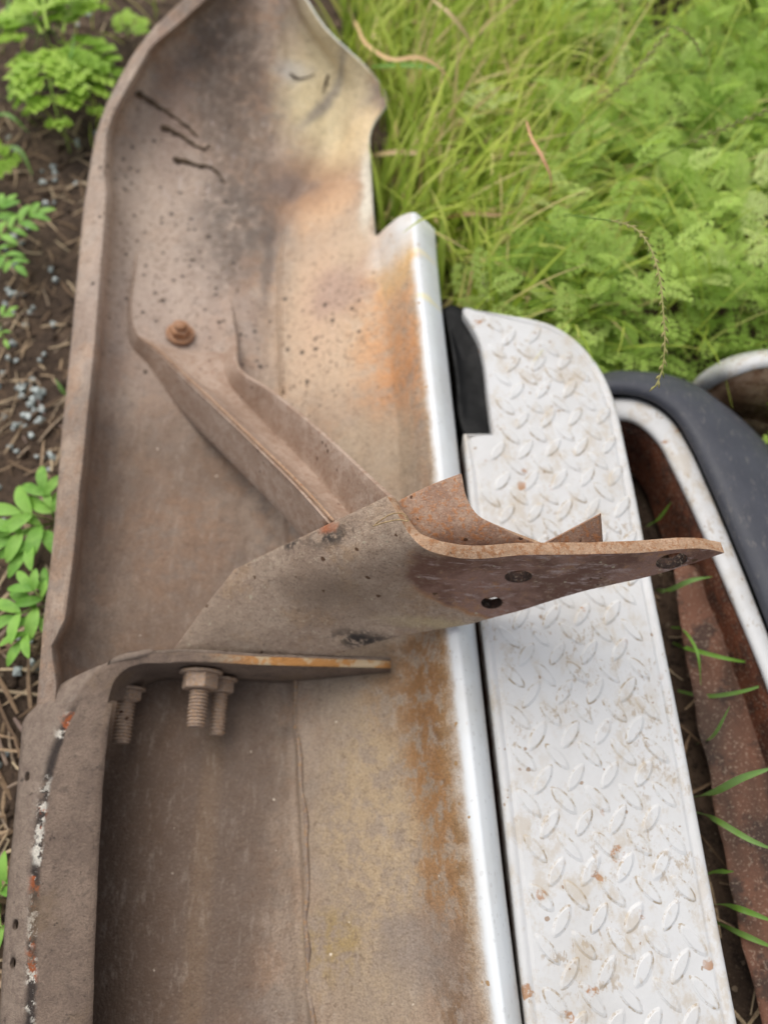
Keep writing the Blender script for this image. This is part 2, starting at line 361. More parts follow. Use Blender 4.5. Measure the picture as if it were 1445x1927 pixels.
def mat_bar():
    m = Mat('scraped_dark_bar', .75); n1 = m.noise(22, 6, .7); n2 = m.noise(110, 7, .75, seed=2); n3 = m.noise(600, 3, .75, seed=4)
    c = m.mix(m.mr(n1, .35, .65), S(128, 109, 95), S(152, 131, 114)); c = m.mix(m.mr(n2, .5, .68, 0, .7), c, S(88, 76, 68))
    uv = m.n('ShaderNodeUVMap').outputs[0]; s = m.n('ShaderNodeSeparateXYZ', {0: uv}).outputs
    wob = m.ma('MULTIPLY', m.ma('SUBTRACT', m.noise(28, 6, .7, seed=5), .5), .15)
    e = m.ma('ABSOLUTE', m.ma('SUBTRACT', m.ma('ADD', s[1], wob), .235))
    lengthm = m.mr(s[0], .08, .12); lengthm = m.ma('MULTIPLY', lengthm, m.mr(s[0], .62, .52))
    k = m.ma('MULTIPLY', m.mr(e, .085, .03), lengthm)
    c = m.mix(m.ma('MULTIPLY', k, m.mr(n1, .42, .5)), c, S(58, 50, 46))
    k2 = m.ma('MULTIPLY', m.ma('MULTIPLY', m.mr(m.ma('ADD', e, -.010), .07, .025), lengthm), m.mr(m.noise(17, 3, .6, seed=21), .44, .5)); pn = m.noise(75, 7, .8, seed=7)
    c = m.mix(m.ma('MULTIPLY', k2, m.mr(pn, .495, .53)), c, S(238, 230, 214))
    c = m.mix(m.ma('MULTIPLY', k2, m.mr(m.noise(32, 6, .75, seed=9), .55, .6)), c, S(172, 86, 36))
    c = m.mix(m.mr(n3, .3, .7, 0, .4), c, S(84, 70, 60))
    c = m.mix(m.mr(m.noise(14, 5, .6, seed=15), .52, .66, 0, .6), c, S(128, 106, 82))
    side = m.mr(m.ma('ADD', s[1], m.ma('MULTIPLY', wob, .3)), .225, .185); c = m.mix(m.ma('MULTIPLY', side, .85), c, m.mix(m.mr(n2, .4, .6), S(158, 140, 124), S(138, 120, 106)))
    cr_ = m.noise(46, 5, .8, seed=12)
    c = m.mix(m.mr(cr_, .62, .68, 0, .7), c, S(50, 42, 38))
    tipm = m.ma('MULTIPLY', m.mr(s[0], .865, .93), m.ma('MULTIPLY', m.mr(s[1], .2, .24), m.mr(s[1], .72, .68)))
    c = m.mix(m.ma('MULTIPLY', tipm, .9), c, m.mix(m.mr(m.noise(40, 4, .7, seed=23), .46, .56), S(206, 182, 146), S(196, 138, 76)))
    m.col(c); m.bump(m.ma('MULTIPLY_ADD', n3, .5, n2), .0055, .9); return m.m
def mat_paint(name='worn_white_paint', dirty=False):
    m = Mat(name, .32, coord='World'); m.b.inputs['Specular IOR Level'].default_value = .5
    n1 = m.noise(11, 5, .6); n2 = m.noise(70, 7, .75, seed=2)
    c = m.mix(m.mr(n1, .35, .7, 0, .6), S(200, 199, 197), S(184, 181, 176))
    dirt = m.noise(36, 7, .75, (1, .7, 1), seed=3); ar = m.noise(5, 3, .5, seed=6)
    k = m.ma('MULTIPLY', m.mr(dirt, .48, .62), m.mr(ar, .40, .54))
    sm = m.ma('MULTIPLY', m.mr(m.noise(170, 4, .75, (1, .6, 1), seed=14), .54, .62), m.mr(m.noise(20, 3, .6, seed=15), .48, .58)); c = m.mix(m.ma('MULTIPLY', sm, .6), c, S(150, 128, 98))
    c = m.mix(m.ma('MULTIPLY', k, .5 if not dirty else .8), c, S(176, 160, 136))
    r = m.spots(60, .40, .34, 2)
    r = m.ma('MULTIPLY', r, m.mr(m.noise(9, 3, .5, seed=8), .46, .54))
    r = m.ma('MULTIPLY', r, m.mr(n2, .42, .52))
    c = m.mix(m.ma('MULTIPLY', r, .85), c, S(158, 110, 66))
    r2 = m.spots(170, .36, .06, 4); c = m.mix(m.ma('MULTIPLY', r2, .8), c, S(140, 112, 84))
    if dirty:
        c = m.mix(m.mr(m.noise(60, 6, .75, seed=9), .50, .62, 0, .85), c, S(150, 132, 106))
    m.col(c); m.rough(m.mr(n2, .4, .6, .42, .62)); m.bump(m.noise(90, 4, .6, seed=11), .0022, .3)
    return m.m
def mat_plastic(name, col, rough=.45, fine=True):
    m = Mat(name, rough); n = m.noise(40, 5, .7); c = m.mix(m.mr(n, .4, .7, 0, .5), col, tuple(min(1, x*1.35) for x in col[:3])+(1,))
    m.col(c); m.rough(m.mr(n, .3, .7, rough-.08, rough+.12))
    if fine: m.col(m.mix(m.mr(m.noise(160, 4, .8, (1, .4, 1), seed=5), .54, .68, 0, .3), c, S(128, 122, 114)))
    if fine: m.bump(m.noise(900, 2, .5, seed=3), .0006, .5)
    return m.m
def mat_ground():
    m = Mat('loose_soil', .95, coord='World'); n1 = m.noise(10, 6, .65); n2 = m.noise(80, 7, .75, seed=2); n3 = m.noise(350, 4, .75, seed=4)
    c = m.mix(m.mr(n1, .35, .65), S(78, 63, 51), S(108, 88, 71)); c = m.mix(m.mr(n2, .47, .64), c, S(56, 44, 36))
    c = m.mix(m.mr(n3, .52, .7, 0, .7), c, S(124, 106, 86))
    c = m.mix(m.spots(140, .4, .15, 3), c, S(140, 122, 100))
    m.col(c); m.bump(m.ma('MULTIPLY_ADD', n3, .3, n2), .012, .9); return m.m
def mat_leaf(name, stops, transl=.35, rough=.5):
    m = Mat(name, rough); a = m.n('ShaderNodeAttribute', attribute_name='rnd').outputs['Fac']
    c = m.ramp(a, stops); n = m.noise(60, 4, .6); c = m.mix(m.mr(n, .42, .6, 0, .3), c, m.mix(.5, c, S(100, 124, 40)))
    m.col(c); m.trans(m.mix(.3, c, S(190, 215, 80)), transl); return m.m
def mat_plain_leaf(name, col, col2, transl=.35):
    m = Mat(name, .5); n = m.noise(90, 4, .6); oi = m.n('ShaderNodeObjectInfo').outputs['Random']
    c = m.mix(m.mr(m.ma('ADD', n, m.ma('MULTIPLY', oi, .5)), .4, 1.0), col, col2); m.col(c); m.bump(n, .002, .4)
    m.trans(m.mix(.4, c, S(150, 190, 50)), transl); return m.m
def mat_glass():
    m = Mat('pale_safety_glass', .12); m.col(S(200, 208, 202)); m.b.inputs['Transmission Weight'].default_value = .3
    m.b.inputs['IOR'].default_value = 1.45; m.b.inputs['Specular IOR Level'].default_value = .5; return m.m
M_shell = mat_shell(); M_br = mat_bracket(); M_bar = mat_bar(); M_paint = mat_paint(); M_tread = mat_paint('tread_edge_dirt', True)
M_edge = mat_rust('tan_rust_edge', S(164, 132, 104), S(178, 146, 118), S(148, 100, 62), 40)
M_brace = mat_rust('brown_rust_brace', S(176, 154, 137), S(160, 136, 118), S(150, 120, 100), 34, bumpd=.0008, streak=(1, 1, 1))
M_plate = mat_rust('brown_dusty_plate', S(150, 132, 116), S(132, 114, 100), S(164, 130, 94), 30)
M_nest = mat_rust('red_brown_steel', S(170, 140, 118), S(150, 118, 98), S(176, 118, 74), 40)
M_bolt = mat_rust('rusty_bolt', S(176, 138, 110), S(154, 116, 90), S(190, 132, 82), 80, bumpd=.001)
M_bolt2 = mat_rust('dusty_bolt', S(164, 142, 124), S(146, 126, 110), S(172, 136, 98), 80, bumpd=.001)
M_inner = mat_rust('deep_red_rust', S(104, 58, 36), S(78, 44, 30), S(56, 36, 28), 12)
M_bore = mat_rust('dark_bore', S(58, 42, 36), S(44, 32, 28), S(84, 60, 46), 60)
M_panel = mat_rust('red_brown_scale', S(122, 84, 66), S(80, 62, 52), S(58, 48, 43), 5, streak=(1, .35, 1))
M_black = mat_plastic('black_plastic', S(4, 4, 4), .5, False); M_black.node_tree.nodes['Principled BSDF'].inputs['Specular IOR Level'].default_value = .15
M_trim = mat_plastic('charcoal_trim', S(62, 63, 69), .42)
M_mud = mat_rust('dried_mud', S(82, 66, 48), S(66, 52, 38), S(96, 78, 58), 90)
M_soil = mat_ground()
M_chrome = Mat('dull_chrome', .3, .6).col(S(206, 208, 200)).m

#================================================================== GROUND
def fine(a, b, st, ext):
    mid = list(np.arange(a, b+1e-6, st)); lo = []; hi = []; d = st; x = a; y = b
    while x > -ext: d *= 1.35; x -= d; lo.append(x)
    d = st
    while y < ext: d *= 1.35; y += d; hi.append(y)
    return np.array(lo[::-1]+mid+hi)
gx = fine(-.9, 1.5, .0125, 60); gy = fine(-.6, 2.1, .0125, 60)
def ground_z(x, y):
    q = Vector((x, y, 0))
    return .010*mnoise.noise(q*5)+.006*mnoise.noise(q*17)+.0035*mnoise.noise(q*48)
GG = np.array([[(x, y, ground_z(x, y)) for x in gx] for y in gy])
ground = tag(grid('ground', GG, None, M_soil), kind='structure')

#================================================================== OPEN RUSTY BUMPER
bumper = empty('truck_bumper', B1, 'rusty open step bumper lying face down on soil, brackets bolted inside it', 'bumper', 'scrap bumpers lying side by side')
L0 = interp({-60: 400, 0: 345, 50: 292, 100: 252, 150: 224, 200: 200, 260: 180, 380: 160, 480: 151, 600: 140, 800: 120, 1000: 103, 1200: 80, 1336: 70, 1700: 35})
L1 = interp({-60: 436, 0: 386, 53: 326, 89: 282, 158: 242, 210: 215, 252: 199, 326: 194, 368: 200, 505: 188, 629: 179, 754: 167, 878: 154, 1077: 134, 1165: 122, 1217: 95, 1286: 106, 1400: 100, 1700: 75})
EDGE = interp({-60: 528, 0: 578, 25: 592, 50: 610, 75: 632, 95: 655, 120: 683, 145: 706, 170: 723, 190: 729, 205: 724, 222: 710, 240: 699, 262: 694, 330: 698, 380: 701, 445: 706, 800: 745, 1200: 765, 1700: 795})
def between(f): return lambda v: L1(v)+(EDGE(v)-L1(v))*f
C9 = interp({-60: 505, 50: 560, 150: 625, 260: 630, 330: 600, 380: 565, 430: 535, 480: 527, 600: 527, 750: 532, 1000: 546, 1250: 556, 1500: 566, 1700: 576})
FOLD = interp({400: 816, 500: 822, 600: 832, 800: 855, 900: 866, 1200: 895, 1500: 929, 1700: 952, 1927: 981})
def zt(z, **k):
    d = {1700: z, 430: z}; d.update({int(a[1:]) if a[0] == 'p' else -int(a[1:]): b for a, b in k.items()}); return interp(d)
lift = interp({-60: .12, 0: .103, 50: .084, 100: .064, 150: .047, 200: .032, 260: .016, 330: .004, 400: 0, 480: 0, 1700: 0})
fade = interp({-60: .35, 100: .5, 260: .75, 400: 1, 480: 1, 1700: 1})       # the profile flattens as the end wraps up
groove = interp({-60: 0, 290: 0, 380: .35, 440: 1, 480: 1, 1700: 1})
def shell_cols(v):
    g = groove(v); lf = lift(v); fd = fade(v); l1 = L1(v); e = EDGE(v); c9 = C9(v)
    base = .03
    Z = lambda z: base+(z-base)*fd+lf
    c5 = interp({-60: 470, 150: 420, 260: 400, 380: 385, 480: 372, 1000: 366, 1400: 372, 1700: 380})(v)
    return [(L0(v)+3, Z(.080)), (L0(v), Z(.096)), (L0(v)+(l1-L0(v))*.5, Z(.104)), (l1-3, Z(.109)), (l1, Z(.1105)), (l1+4, Z(.107)),
            (l1+16+10*fd, Z(.064)), (l1+55, Z(.046)), ((l1+55+c5)/2, Z(.040)), (c5, Z(.0360)), (c5*.45+c9*.55-14, Z(.031)), (c9-34, Z(.026)),
            (c9-17, Z(.0235)), (c9-9, Z(.0245)), (c9, Z(.028)+.0075*g), (c9+11, Z(.0315)+.0055*g), (c9*.5+e*.5, Z(.062)), (e, Z(.088))]
def fold_cols(v):
    e = EDGE(v); fo = FOLD(v)
    return [((e+fo-62)/2, .115, 22), (fo-62, .139, 40), (fo-46, .1465, 45), (fo-38, .1475, 45), (fo-28, .144, 38), (fo-12, .132, 24), (fo, .120, 12)]
rowsv = np.r_[np.arange(-70, 445, 15), 445, np.arange(470, 2000, 24), np.arange(2000, 2900, 90)]
NC = 5
G = []; nmain = None
for v in rowsv:
    a = [P(float(u), v, float(z)) for u, z in shell_cols(v)]
    row = cr(a, NC)
    if v >= 445:
        b = [a[-2], a[-1]]+[P(float(u), v-k, float(z)) for u, z, k in fold_cols(v)]
        ext = cr(b, NC)[NC:]
        row = np.vstack([row, ext[1:]])
    G.append(row)
ncm = len(G[0]); nct = len(G[-1])
V = []; idx = []
for row in G:
    ids = []
    for j, p in enumerate(row):
        q = Vector(p); dn = .0016*mnoise.noise(q*14)+.0006*mnoise.noise(q*45)
        ids.append(len(V)); V.append((p[0], p[1], p[2]+dn*(.4 if j > ncm else 1)))
    idx.append(ids)
fs = []; uvs = []
for i in range(len(G)-1):
    n_ = min(len(idx[i]), len(idx[i+1]))
    for j in range(n_-1):
        fs.append((idx[i][j], idx[i+1][j], idx[i+1][j+1], idx[i][j+1]))
        for (ii, jj) in ((i, j), (i+1, j), (i+1, j+1), (i, j+1)): uvs.append((ii/len(G), jj/(nct-1)))
me = bpy.data.meshes.new('shell'); me.from_pydata([tuple(Vector(v)-B1) for v in V], [], fs)
uvl = me.uv_layers.new(name='UVMap'); uvl.data.foreach_set('uv', np.array(uvs, np.float32).ravel())
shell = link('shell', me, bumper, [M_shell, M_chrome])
bvh_shell = BVHTree.FromPolygons([Vector(v) for v in V], fs)
md = shell.modifiers.new('thickness', 'SOLIDIFY'); md.thickness = .0028; md.offset = -1; md.material_offset_rim = 1
def on_shell(x, y, default=.03):
    h = bvh_shell.ray_cast(Vector((x, y, .6)), Vector((0, 0, -1)))
    return (h[0].z, h[1]) if h[0] else (default, Vector((0, 0, 1)))
def hit(u, v):
    d = (P(u, v, 0)-Vector((0, 0, H))).normalized(); h = bvh_shell.ray_cast(Vector((0, 0, H)), d)
    return (h[0], h[1] if h[1].z > 0 else -h[1]) if h[0] else (P(u, v, .05), Vector((0, 0, 1)))
# raised weld seam where the step sheet meets the face
sv = np.arange(1250, 2300, 30); pts = []
for i, v in enumerate(sv):
    p, _ = hit(float(C9(v))+2+5*math.sin(v*.013)+2.5*math.sin(v*.05), v); pts.append(p+Vector((0, 0, .0005)))
tube('weld_seam', pts, [.0024+.0011*math.sin(i*1.7)*math.sin(i*.6) for i in range(len(pts))], bumper, M_plate, 8)
sv = np.arange(440, 760, 20)
tube('weld_seam', [hit(float(C9(v))+2, v)[0] for v in sv], [.0016+.0006*math.sin(i*.9) for i in range(len(sv))], bumper, M_shell, 8)

# ---- frame bar that bends across the trough into a plate
EXT = lambda a: [(a[0][0]+(a[0][0]-a[1][0])*k, a[0][1]+(a[0][1]-a[1][1])*k) for k in (5, 2.5)]+a
O_ = [(42, 2050), (53, 1917), (60, 1706), (74, 1548), (98, 1427), (128, 1352), (160, 1294), (192, 1260), (235, 1238), (310, 1229), (500, 1236), (735, 1243)]
I_ = [(160, 2050), (164, 1917), (172, 1706), (180, 1548), (190, 1420), (200, 1340), (207, 1305), (216, 1280), (240, 1258), (320, 1247), (500, 1251), (735, 1257)]
W_ = [(-5, 2050), (0, 1917), (12, 1706), (27, 1548), (40, 1400), (46, 1354), (80, 1318), (120, 1285), (190, 1253), (300, 1226), (500, 1233), (735, 1240)]
zp = [.117]*9+[.117, .112, .0995]
zz = lambda a, dz=0: PA([(q[0], q[1], z+dz) for q, z in zip(a, zp)])
def ext3(a):   # the bar runs on past the frame
    d = a[0]-a[1]; return np.vstack([a[0]+d*4, a[0]+d*2, a])
Ow, Iw = ext3(zz(O_)), ext3(zz(I_))
Ww = ext3(PA([(q[0], q[1], z) for q, z in zip(W_, [.097]*6+[.099, .103, .109, .113, .108, .096])]))
NR = 110
Oc, Ic, Wc = cr_n(Ow, NR), cr_n(Iw, NR), cr_n(Ww, NR)
# keep the three paths in step
def par(a, keys): 
    c = cr(a, 10); return c
Oc, Ic, Wc = par(Ow, 0), par(Iw, 0), par(Ww, 0)
rows = []
for o_, i_, w_ in zip(Oc, Ic, Wc):
    zb, _ = on_shell(i_[0], i_[1], .02); zb = min(zb, i_[2]-.004); pf = min(1, max(0, (i_[1]-P(205, 1318, .117).y)/.014)); zb = zb*pf+(i_[2]-.0045)*(1-pf)
    mid = (o_+i_)/2+np.array([0, 0, .0006])
    r = [w_, w_*.5+o_*.5+np.array([0, 0, .003]), o_, o_*.8+i_*.2+np.array([0, 0, .0008]), mid, o_*.1+i_*.9+np.array([0, 0, .0004]), i_,
         np.array([i_[0], i_[1], i_[2]-.003]), np.array([i_[0], i_[1]-.0005, i_[2]*.6+zb*.4]), np.array([i_[0], i_[1], zb+.0005])]
    rows.append(cr(r, 3))
Gb = np.array(rows)
for i in range(Gb.shape[0]):
    for j in range(Gb.shape[1]):
        q = Vector(Gb[i, j]); Gb[i, j, 2] += .0010*mnoise.noise(q*60)+.0005*mnoise.noise(q*150)
bar = grid('frame_bar', Gb, bumper, M_bar, None, flip=False)
# round holes in the bar's side
holes = []
for (u, v) in ((53, 1462), (36, 1740), (29, 1812)):
    holes.append((P(u, v, .106), Vector((-.45, .1, 1)), .0042))
md = bar.modifiers.new('thickness', 'SOLIDIFY'); md.thickness = .004; md.offset = -1
drill(bar, holes)
# bolts through the plate, threads towards the viewer
def bolt(u, v, v_end, rad, nut_r, nut_h, z, mat, parent):
    p = P(u, v, z); e = P(u, v_end, z); L = (p-e).length; ax = Vector((0, -1, -.02))
    n = lathe('nut', [(nut_r*.92, 0), (nut_r, .001), (nut_r, nut_h-.001), (nut_r*.9, nut_h)], p+Vector((0, .004, 0)), ax, parent, mat, hexa=True)
    lathe('bolt', stud_profile(rad, L), p, ax, parent, mat, 18)
    lathe('washer', [(nut_r*1.18, 0), (nut_r*1.18, .0022)], p+Vector((0, .006, 0)), ax, parent, mat, 24)
bolt(378, 1275, 1368, .0096, .0182, .016, .085, M_bolt2, bar)
bolt(240, 1306, 1398, .0095, .0150, .011, .065, M_bolt2, bar)
bolt(416, 1288, 1383, .0084, .0140, .013, .058, M_bolt2, bar)

# ---- big bent bracket: angle iron whose leg runs out into a blade
Ekey = PA([(728, 934, .280), (656, 968, .252), (583, 1003, .222), (511, 1037, .192), (441, 1072, .160), (385, 1142, .132), (322, 1229, .104)])
Lkey = PA([(1362, 1040, .268), (1250, 1077, .245), (1100, 1112, .215), (940, 1160, .178), (905, 1169, .170), (760, 1196, .142), (600, 1239, .100)])
row0 = PA([(730, 935, .280), (752, 972, .283), (774, 1008, .2845), (800, 1033, .285), (842, 1047, .285), (1000, 1045, .284), (1200, 1041, .280), (1335, 1034, .277), (1362, 1040, .272)])
row1 = PA([(322, 1229, .104), (348, 1231, .103), (378, 1232, .102), (412, 1234, .101), (450, 1236, .100), (490, 1238, .099), (530, 1239, .098), (570, 1240, .097), (600, 1240, .096)])
Lkey[0] = row0[-1]
NS = 60
def keyed(k): 
    c = cr(k, 10); return c
Lc = keyed(Lkey); tk = np.linspace(0, 6, len(Lc)); Ec = np.stack([np.interp(tk, range(7), Ekey[:, k]) for k in range(3)], 1); NS = len(Ec); rows = []
tt = np.linspace(0, 1, len(row0))
for i in range(NS):
    s = i/(NS-1); ctl = row0*(1-s)+row1*s
    cum = np.r_[0, np.cumsum(np.linalg.norm(np.diff(ctl, axis=0), axis=1))]; tq = cum/cum[-1]
    d0 = Ec[i]-ctl[0]; d1 = Lc[i]-ctl[-1]
    ctl = ctl+np.outer(1-tq, d0)+np.outer(tq, d1)
    rows.append(cr(ctl, 7))
Gk = np.array(rows)
for _ in range(160):      # fair the sheet; its edges stay
    L_ = (Gk[:-2, 1:-1]+Gk[2:, 1:-1]+Gk[1:-1, :-2]+Gk[1:-1, 2:])/4-Gk[1:-1, 1:-1]
    Gk[1:-1, 1:-1] += .8*L_
for i in range(Gk.shape[0]):
    for j in range(Gk.shape[1]):
        q = Vector(Gk[i, j]); n_ = .0008*mnoise.noise(q*30)+.0003*mnoise.noise(q*120); Gk[i, j] += np.array([0, -n_, n_])
bracket = grid('mounting_bracket', Gk, bumper, [M_br, M_edge], .0105, 1, flip=False, bevel=.0013, rim_mat=1)
ax = Vector((.05, -.93, .35))
def bl(u, v):   # point of the blade seen at (u, v)
    bv = BVHTree.FromPolygons([Vector(p) for p in Gk.reshape(-1, 3)], [(i*Gk.shape[1]+j, i*Gk.shape[1]+j+1, (i+1)*Gk.shape[1]+j+1, (i+1)*Gk.shape[1]+j) for i in range(Gk.shape[0]-1) for j in range(Gk.shape[1]-1)])
    c = Vector((0, 0, H)); h = bv.ray_cast(c, (P(u, v, 0)-c).normalized()); return (h[0], h[1]) if h[0] else (P(u, v, .25), ax)
hs = []
for (u, v, r) in ((975, 1085, .0115), (925, 1134, .0095), (1263, 1056, .0125)):
    c_, n_ = bl(u, v); hs.append((c_, n_, r))
bracket.data.materials.append(M_bore); drill(bracket, hs, True)
# nested angle behind the bracket and the small gusset ear
G1 = []
A0 = PA([(742, 946, .262), (768, 985, .262), (800, 1014, .262), (850, 1040, .256), (930, 1050, .250)])
A1 = PA([(868, 890, .287), (879, 938, .283), (896, 966, .280), (938, 990, .277), (1058, 1042, .258)])
for k in np.linspace(0, 1, 14): G1.append(cr(A0*(1-k)+A1*k+np.array([0, 0, .004*math.sin(k*3.1)]), 7))
grid('nested_angle', np.array(G1), bumper, [M_nest, M_edge], .0065, -1, flip=False, bevel=.001, rim_mat=1)
bkp = [[Vector(Gk[i, j])+Vector((0, .013, -.045)) for i in range(6, 30, 4)] for j in range(30, 47, 4)]
grid('backing_leg', np.array([[tuple(q) for q in r] for r in bkp]), bumper, M_nest, .004, 1, flip=True)
t0 = PA([(1000, 1036, .262), (1126, 970, .286), (1131, 1038, .262)]); bk = np.array([0.004, .005, -.006])
pydata('gusset_ear', list(map(tuple, np.vstack([t0, t0+bk]))), [(0, 2, 1), (3, 4, 5), (0, 1, 4, 3), (1, 2, 5, 4), (2, 0, 3, 5)], bumper, M_nest, False)

# ---- brace strut from the bracket down to the trough floor
hz = lambda u, v, d: (u, v, hit(u, v)[0].z+d)      # just above the trough floor
K = [[hz(256, 478, -.001), hz(260, 472, .002), hz(330, 466, -.003), hz(420, 474, -.004), hz(432, 476, -.004)],
     [hz(249, 520, .001), hz(256, 512, .010), hz(330, 518, .0012), hz(416, 528, .0004), hz(430, 530, -.002)],
     [hz(240, 605, .001), hz(250, 598, .015), hz(330, 605, .002), hz(420, 602, .0015), hz(438, 590, .007)],
     [hz(247, 652, .0), hz(258, 628, .019), hz(338, 650, .004), hz(421, 655, .003), hz(443, 640, .018)],
     [(268, 692, .032), (292, 655, .068), (352, 690, .058), (424, 706, .053), (449, 698, .080)],
     [(332, 762, .044), (354, 714, .098), (415, 745, .080), (480, 774, .072), (511, 744, .112)],
     [(452, 884, .094), (483, 836, .162), (528, 860, .142), (578, 872, .136), (616, 832, .182)],
     [(532, 966, .138), (570, 922, .210), (603, 934, .190), (642, 944, .184), (690, 902, .234)],
     [(574, 1014, .160), (624, 982, .234), (655, 990, .215), (686, 992, .208), (738, 948, .262)]]
rows = []
for k in K:
    w_ = PA(k); rows.append(w_)
rr = [cr(np.array([r[j] for r in rows]), 8) for j in range(5)]
Gs = []
for i in range(len(rr[0])):
    a, b, c_, d, e = [rr[j][i] for j in range(5)]; dp = min(1, max(0, (i-22)/16)); up_ = np.array([0, 0, 1.])
    b = b+up_*.004*dp; c_ = c_-up_*.007*dp; d = d-up_*.008*dp; e = e+up_*.007*dp; a = a-up_*.006*dp
    sec = np.vstack([np.linspace(a, b, 6)[:-1]*1.0, b*.96+a*.04, b, b*.95+c_*.05, cr(np.array([b, c_, d]), 5)[1:], d*.85+e*.15, np.linspace(d, e, 5)[1:]])
    Gs.append(sec)
brace = grid('brace', np.array(Gs), bumper, [M_brace, M_edge], .0042, -1, flip=True, bevel=.0008)
ncol = np.array(Gs).shape[1]-1
for k, f in enumerate(brace.data.polygons):
    if k % ncol == 5: f.material_index = 1
    elif k//ncol < 25: f.material_index = 2
brace.data.materials.append(M_shell); brace.data.uv_layers[0].data.foreach_set('uv', np.zeros(len(brace.data.loops)*2, np.float32))
p, nrm = hit(340, 628); ax = Vector((.22, .10, 1)).normalized(); p = P(340, 629, hit(340, 629)[0].z+.005)
lathe('washer', [(.0185, 0), (.0185, .002), (.017, .0035), (.0105, .0045)], p, ax, brace, M_bolt, 28)
lathe('nut', [(.0132, 0), (.0138, .001), (.0138, .0085), (.0122, .0095)], p+ax*.004, ax, brace, M_bolt, hexa=True)
lathe('bolt', stud_profile(.0080, .0125), p+ax*.007, ax, brace, M_bolt, 18)

#================================================================== WHITE TREAD-PLATE BUMPER
ZP = .132
out = [(872, 816), (926, 816), (921, 775), (916, 730), (910, 680), (900, 640), (884, 610), (872, 590), (872, 580), (882, 579)]           # notch side
out += [(900, 584), (950, 591), (1000, 599), (1040, 611), (1075, 632), (1105, 660), (1130, 694), (1150, 735), (1165, 785), (1178, 845)]
right = [(1200, 950), (1225, 1085), (1252, 1220), (1280, 1360), (1310, 1520), (1345, 1705), (1388, 1927), (1430, 2150), (1520, 2620)]
left = [(1082, 2620), (1018, 2150), (990, 1927), (966, 1700), (942, 1480), (920, 1290), (908, 1185), (893, 1040), (880, 900)]
ol = PA([(u, v, ZP) for u, v in out+right+left])
def densify(a, corner):
    n = len(a); r = []
    for i in range(n):
        p0, p1, p2, p3 = a[i-1], a[i], a[(i+1) % n], a[(i+2) % n]
        for j in range(6):
            t = j/6
            if i in corner or (i+1) % n in corner or i+1 >= len(out)+len(right)-1: r.append(p1*(1-t)+p2*t)
            else: r.append(.5*(2*p1+(p2-p0)*t+(2*p0-5*p1+4*p2-p3)*t*t+(3*p1-p0-3*p2+p3)*t**3))
    return np.array(r)
OL = densify(ol, {0, 1})
def inset(a, d):
    t = np.roll(a, -1, 0)-np.roll(a, 1, 0); t /= np.linalg.norm(t[:, :2], axis=1)[:, None]+1e-9
    nrm = np.stack([t[:, 1], -t[:, 0], 0*t[:, 0]], 1)
    wt_ = np.ones(len(a)); wt_[:66] = .18; wt_ = np.convolve(np.r_[wt_[-4:], wt_, wt_[:4]], np.ones(9)/9, 'valid')   # the notch has no rim
    return a+nrm*d*wt_[:, None]
ar = .5*np.sum(OL[:, 0]*np.roll(OL[:, 1], -1)-np.roll(OL[:, 0], -1)*OL[:, 1]); sg = 1 if ar < 0 else -1
B2 = P(1080, 1100, 0)
bump2 = empty('truck_bumper', B2, 'white painted step bumper with raised diamond tread on top', 'bumper', 'scrap bumpers lying side by side')
def ring(d, z): r = inset(OL, sg*d); r[:, 2] = z; return r
cut = len(OL)
# the tread sheet: flat field, shallow step, rounded rim
rings = [ring(.0125, ZP), ring(.0112, ZP-.0004), ring(.0100, ZP-.0012), ring(.0085, ZP-.0010), ring(.0070, ZP), ring(.0045, ZP+.0006), ring(.0022, ZP+.0001), ring(.0006, ZP-.0014), ring(0, ZP-.004), ring(.0004, ZP-.012)]
Vp = np.vstack(rings); fs = [tuple(range(cut))]
for k in range(len(rings)-1):
    for i in range(cut): fs.append((k*cut+i, (k+1)*cut+i, (k+1)*cut+(i+1) % cut, k*cut+(i+1) % cut))
plate = pydata('step_plate', Vp, fs, bump2, M_paint)
bm = bmesh.new(); bm.from_mesh(plate.data); bmesh.ops.triangulate(bm, faces=[f for f in bm.faces if len(f.verts) > 4]); bmesh.ops.recalc_face_normals(bm, faces=bm.faces)
for f in bm.faces: f.smooth = abs(f.normal.z) < .9999
bm.to_mesh(plate.data); bm.free()
if plate.data.polygons[0].normal.z < 0: plate.data.flip_normals()
# skirt below the sheet: white on the outside, rusty towards the bottom edge
def mat_skirt():
    m = Mat('rust_edged_white_skirt', .45, coord='World'); n = m.noise(40, 7, .75); z = m.n('ShaderNodeSeparateXYZ', {0: m.co}).outputs[2]
    k = m.mr(m.ma('ADD', z, m.ma('MULTIPLY', m.ma('SUBTRACT', n, .5), .09)), .118, .085)
    c = m.mix(k, S(200, 195, 188), S(116, 66, 44)); m.col(c); m.bump(n, .002, .4); return m.m
M_skirt = mat_skirt()
sr = [ring(.0008, ZP-.0115), ring(.0010, ZP-.04), ring(.0015, .05), ring(.004, .006)]
Vs = np.vstack(sr); fs = []
for k in range(3):
    for i in range(cut):
        fs.append((k*cut+i, (k+1)*cut+i, (k+1)*cut+(i+1) % cut, k*cut+(i+1) % cut))
pydata('skirt', Vs, fs, bump2, M_skirt)
